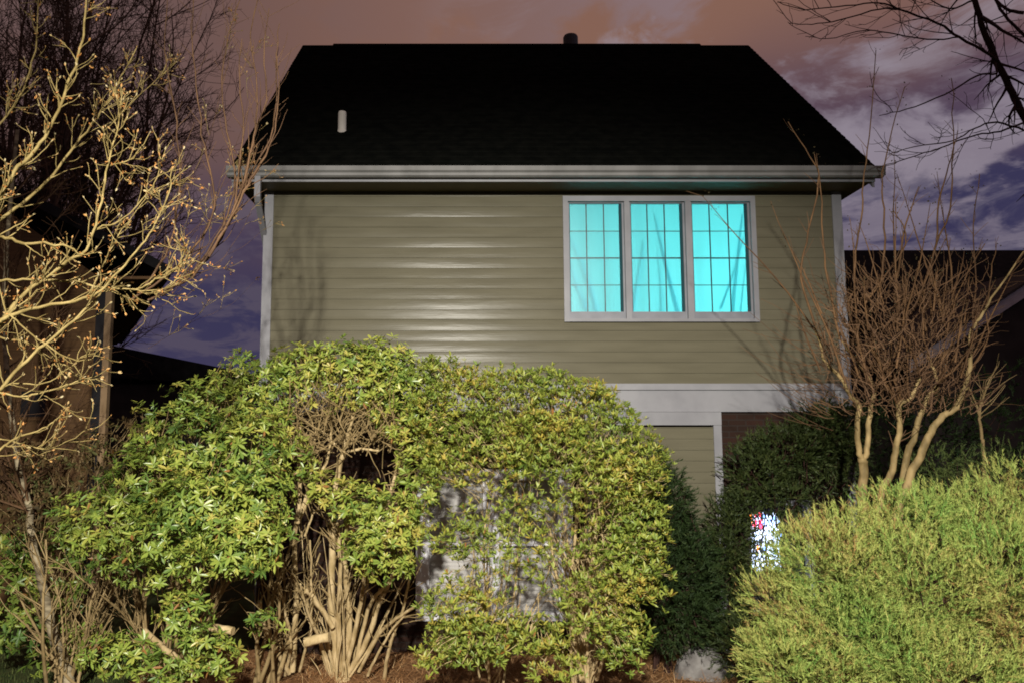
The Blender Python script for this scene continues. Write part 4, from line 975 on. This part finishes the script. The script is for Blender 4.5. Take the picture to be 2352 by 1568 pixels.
b = B(); pos, nr = sample(E_, 50, .35)
spg = np.array([P(u, v + 14 * math.sin(u * .05) + rng.normal(0, 14), 7.3 + rng.normal(0, .12)) for u, v in zip(rng.uniform(960, 1480, 150), np.zeros(150))]) if 0 else np.array([P(u, np.interp(u, [950, 1000, 1150, 1300, 1400, 1470, 1530], [830, 842, 856, 868, 905, 975, 1060]) + rng.normal(4, 13), 7.3 + rng.normal(0, .12)) for u in rng.uniform(950, 1530, 170)])
pos = np.vstack([pos, spg]); nr = np.vstack([nr, np.tile((0, -.2, 1.0), (170, 1))]); whorls(b, pos, nr, (5, 9), (.038, .070), .25, 1.5, (.45, 1.25), .58, .10); b.link('foliage', m_leafB, re_)
st = fan((eb[0], 7.7, 0), 20, (1.3, 2.4), (.010, .022), .17, lean=(-.06, -.1)) + fan((eb[0] - .9, 7.8, 0), 7, (1.4, 2.8), (.008, .018), .30, lean=(0, -.1))
st += traced([([(1350, 1560), (1352, 1380), (1368, 1230), (1374, 1140), (1400, 1060)], (7.6, 7.1), .024, .012), ([(1340, 1560), (1310, 1400), (1320, 1250), (1330, 1120), (1350, 1050)], (7.6, 7.1), .02, .010), ([(1370, 1560), (1400, 1450), (1420, 1340), (1440, 1230)], (7.6, 7.1), .02, .010)], 0, 0, 0)
b = B(); addpaths(b, st, 6); addpaths(b, sprout(st, 7, lambda t, L_: .35, .45, .0035, (.3, .8), (.1, 1), 6, .1, .07), 4); inner_twigs(b, pos, np.array((eb[0] - .3, 7.9, 1.4)), .22, .0028); b.link('stems', m_stem, re_, smooth=True)

# ------------------------------------------------------------------ dark evergreens
def evergreen(name, ells, dens, base, label, cat, m, ln=(.07, .16), k=9, wid=.0035, tb=.5, fl=.035, upv=.5, shell=.72, out=.9, holes=0, lfa=0.0):
    t = thing(name, base, label, cat)
    b = B(); pos, nr = sample(ells, dens, shell, .45); n = len(pos)
    if holes:
        hc = pos[rng.integers(0, n, holes)]; keep = np.ones(n, bool)
        for c in hc: keep &= np.linalg.norm((pos - c) * (1, .5, 1), axis=1) > rng.uniform(.04, .10)
        pos, nr = pos[keep], nr[keep]; n = len(pos)
    lf = np.sin(pos[:, 0] * 4.3) * np.sin(pos[:, 2] * 5.1 + 1.3) + .6 * np.sin(pos[:, 0] * 11 + pos[:, 2] * 7)
    ax = nr * out + np.array((0, 0, upv)) + rng.normal(0, .45, (n, 3))
    sprays(b, pos, ax, rng.uniform(*ln, n), k, wid, np.clip(tb + lfa * lf + rng.normal(0, .18, n), 0, 1), fl); b.link('foliage', m, t)
    b = B(); core = np.array((base[0], base[1] + .1, .6)); inner_twigs(b, pos, core, .04, .005, (.2, .5))
    addpaths(b, fan(base, 7, (.7, 1.4), (.014, .03), .15), 6); b.link('stems', m_bark_dark, t, smooth=True)
    return t
yb = P(1540, 1560, 8.35)
evergreen('yew', [(1515, 1180, 62, 110, 8.35, .45), (1545, 1310, 92, 120, 8.3, .5), (1540, 1395, 100, 75, 8.2, .45), (1495, 1090, 36, 60, 8.4, .35), (1590, 1300, 40, 80, 8.4, .4)], 75, (yb[0], 8.4, 0), 'dark rounded yew between the olive shrub and the white trimmed bay', 'shrub', m_yew, ln=(.08, .17), tb=.45, shell=.7, wid=.006, fl=.05)
hb = P(1720, 1560, 8.6)
evergreen('holly', [(1810, 1035, 95, 60, 8.5, .35), (1890, 1010, 85, 85, 8.5, .35), (1728, 1090, 58, 80, 8.5, .35), (1672, 1245, 42, 100, 8.5, .4), (1660, 1350, 50, 130, 8.4, .4), (1690, 1480, 50, 70, 8.2, .4), (1930, 980, 60, 50, 8.5, .3), (1880, 1090, 60, 50, 8.6, .3, .4), (1930, 1080, 50, 60, 8.6, .3, .5), (1800, 1145, 60, 32, 8.4, .2, .8), (1700, 1160, 30, 45, 8.5, .25, .8)], 85, (hb[0], 8.6, 0), 'dark olive evergreen climbing the brick wall under the white band', 'shrub', m_holly, ln=(.08, .17), tb=.5, shell=.5, wid=.006, fl=.05)
db = P(2150, 1500, 8.8)
evergreen('dark_hedge', [(2010, 1010, 90, 80, 9.6, .5), (2120, 1000, 120, 90, 9.8, .5), (2280, 1000, 130, 90, 9.8, .5), (2060, 1130, 110, 80, 9.5, .5), (2330, 900, 80, 70, 10.2, .5, .6)], 20, (db[0], 9.6, 0), 'very dark hedge behind the tan multi-stemmed shrub', 'hedge', m_yew, ln=(.1, .22), tb=.35, shell=.6, wid=.008, fl=.06)

sp0 = P(1615, 1515, 8.25)
b = B(); th_ = np.linspace(0, 2 * math.pi, 28, endpoint=False); V = []
for j in range(9):
    ph = j / 8 * math.pi / 2; V.append(np.stack([.30 * np.cos(th_) * math.cos(ph) ** .5 * (1 + .10 * np.sin(3 * th_ + j)), .20 * np.sin(th_) * math.cos(ph) ** .5 * (1 + .12 * np.cos(2 * th_)), 0 * th_ + .27 * math.sin(ph) * (1 + .15 * math.sin(j))], -1))
V = np.concatenate(V) + rng.normal(0, .008, (9 * 28, 3)); V[:, 0] += sp0[0]; V[:, 1] += 8.25; V[:, 2] -= .01
b.add(V, [(j * 28 + i, j * 28 + (i + 1) % 28, (j + 1) * 28 + (i + 1) % 28, (j + 1) * 28 + i) for j in range(8) for i in range(28)])
tag(b.link('garden_stone', mat('pale_stone', (0.11, 0.10, 0.095), (0.20, 0.19, 0.18), scale=9, rough=0.9, bump=0.8), smooth=True), 'pale rough garden stone on the mulch under the dark evergreens', 'stone')

# ------------------------------------------------------------------ junipers
jb = P(2080, 1500, 5.9)
J = [(1845, 1285, 70, 75, 5.7), (1800, 1420, 75, 100, 5.6), (1900, 1330, 110, 120, 5.5, .45), (1950, 1245, 95, 75, 5.7), (2070, 1215, 105, 80, 5.7, .45), (2080, 1370, 180, 150, 5.4, .55), (2240, 1205, 110, 80, 5.7, .45), (2330, 1140, 85, 70, 5.8, .4), (2280, 1370, 170, 180, 5.3, .6),
     (1950, 1460, 170, 110, 5.3, .5), (1840, 1530, 120, 75, 5.2, .45), (2120, 1540, 170, 100, 5.1, .5), (2300, 1540, 130, 100, 5.1, .5), (2370, 1260, 90, 130, 5.6, .5), (2130, 1150, 40, 30, 5.8, .3), (2030, 1150, 35, 30, 5.8, .3), (1765, 1365, 48, 42, 5.8, .3), (1770, 1500, 50, 60, 5.3, .35)]
evergreen('juniper', J, 62, (jb[0], 5.9, 0), 'big yellow-green feathery juniper filling the lower right corner', 'shrub', m_junip, ln=(.06, .17), k=13, wid=.0028, tb=.5, fl=.031, upv=.75, shell=.78, out=1.0, holes=22, lfa=.20)
jb2 = P(2230, 1400, 7.4)
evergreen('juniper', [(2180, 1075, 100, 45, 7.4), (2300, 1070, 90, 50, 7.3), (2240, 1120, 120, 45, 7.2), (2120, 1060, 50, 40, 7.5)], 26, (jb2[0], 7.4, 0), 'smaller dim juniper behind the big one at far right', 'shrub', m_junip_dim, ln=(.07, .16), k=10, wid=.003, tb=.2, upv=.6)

for o in COL.objects:
    if o.parent: continue
    n = o.name.split('.')[0]
    g = {'rhododendron': 'rhododendrons in the shrub row', 'juniper': 'junipers at the lower right', 'bare_tree': 'bare winter trees', 'neighbor_house': 'neighbouring houses'}.get(n)
    if g: o['group'] = g
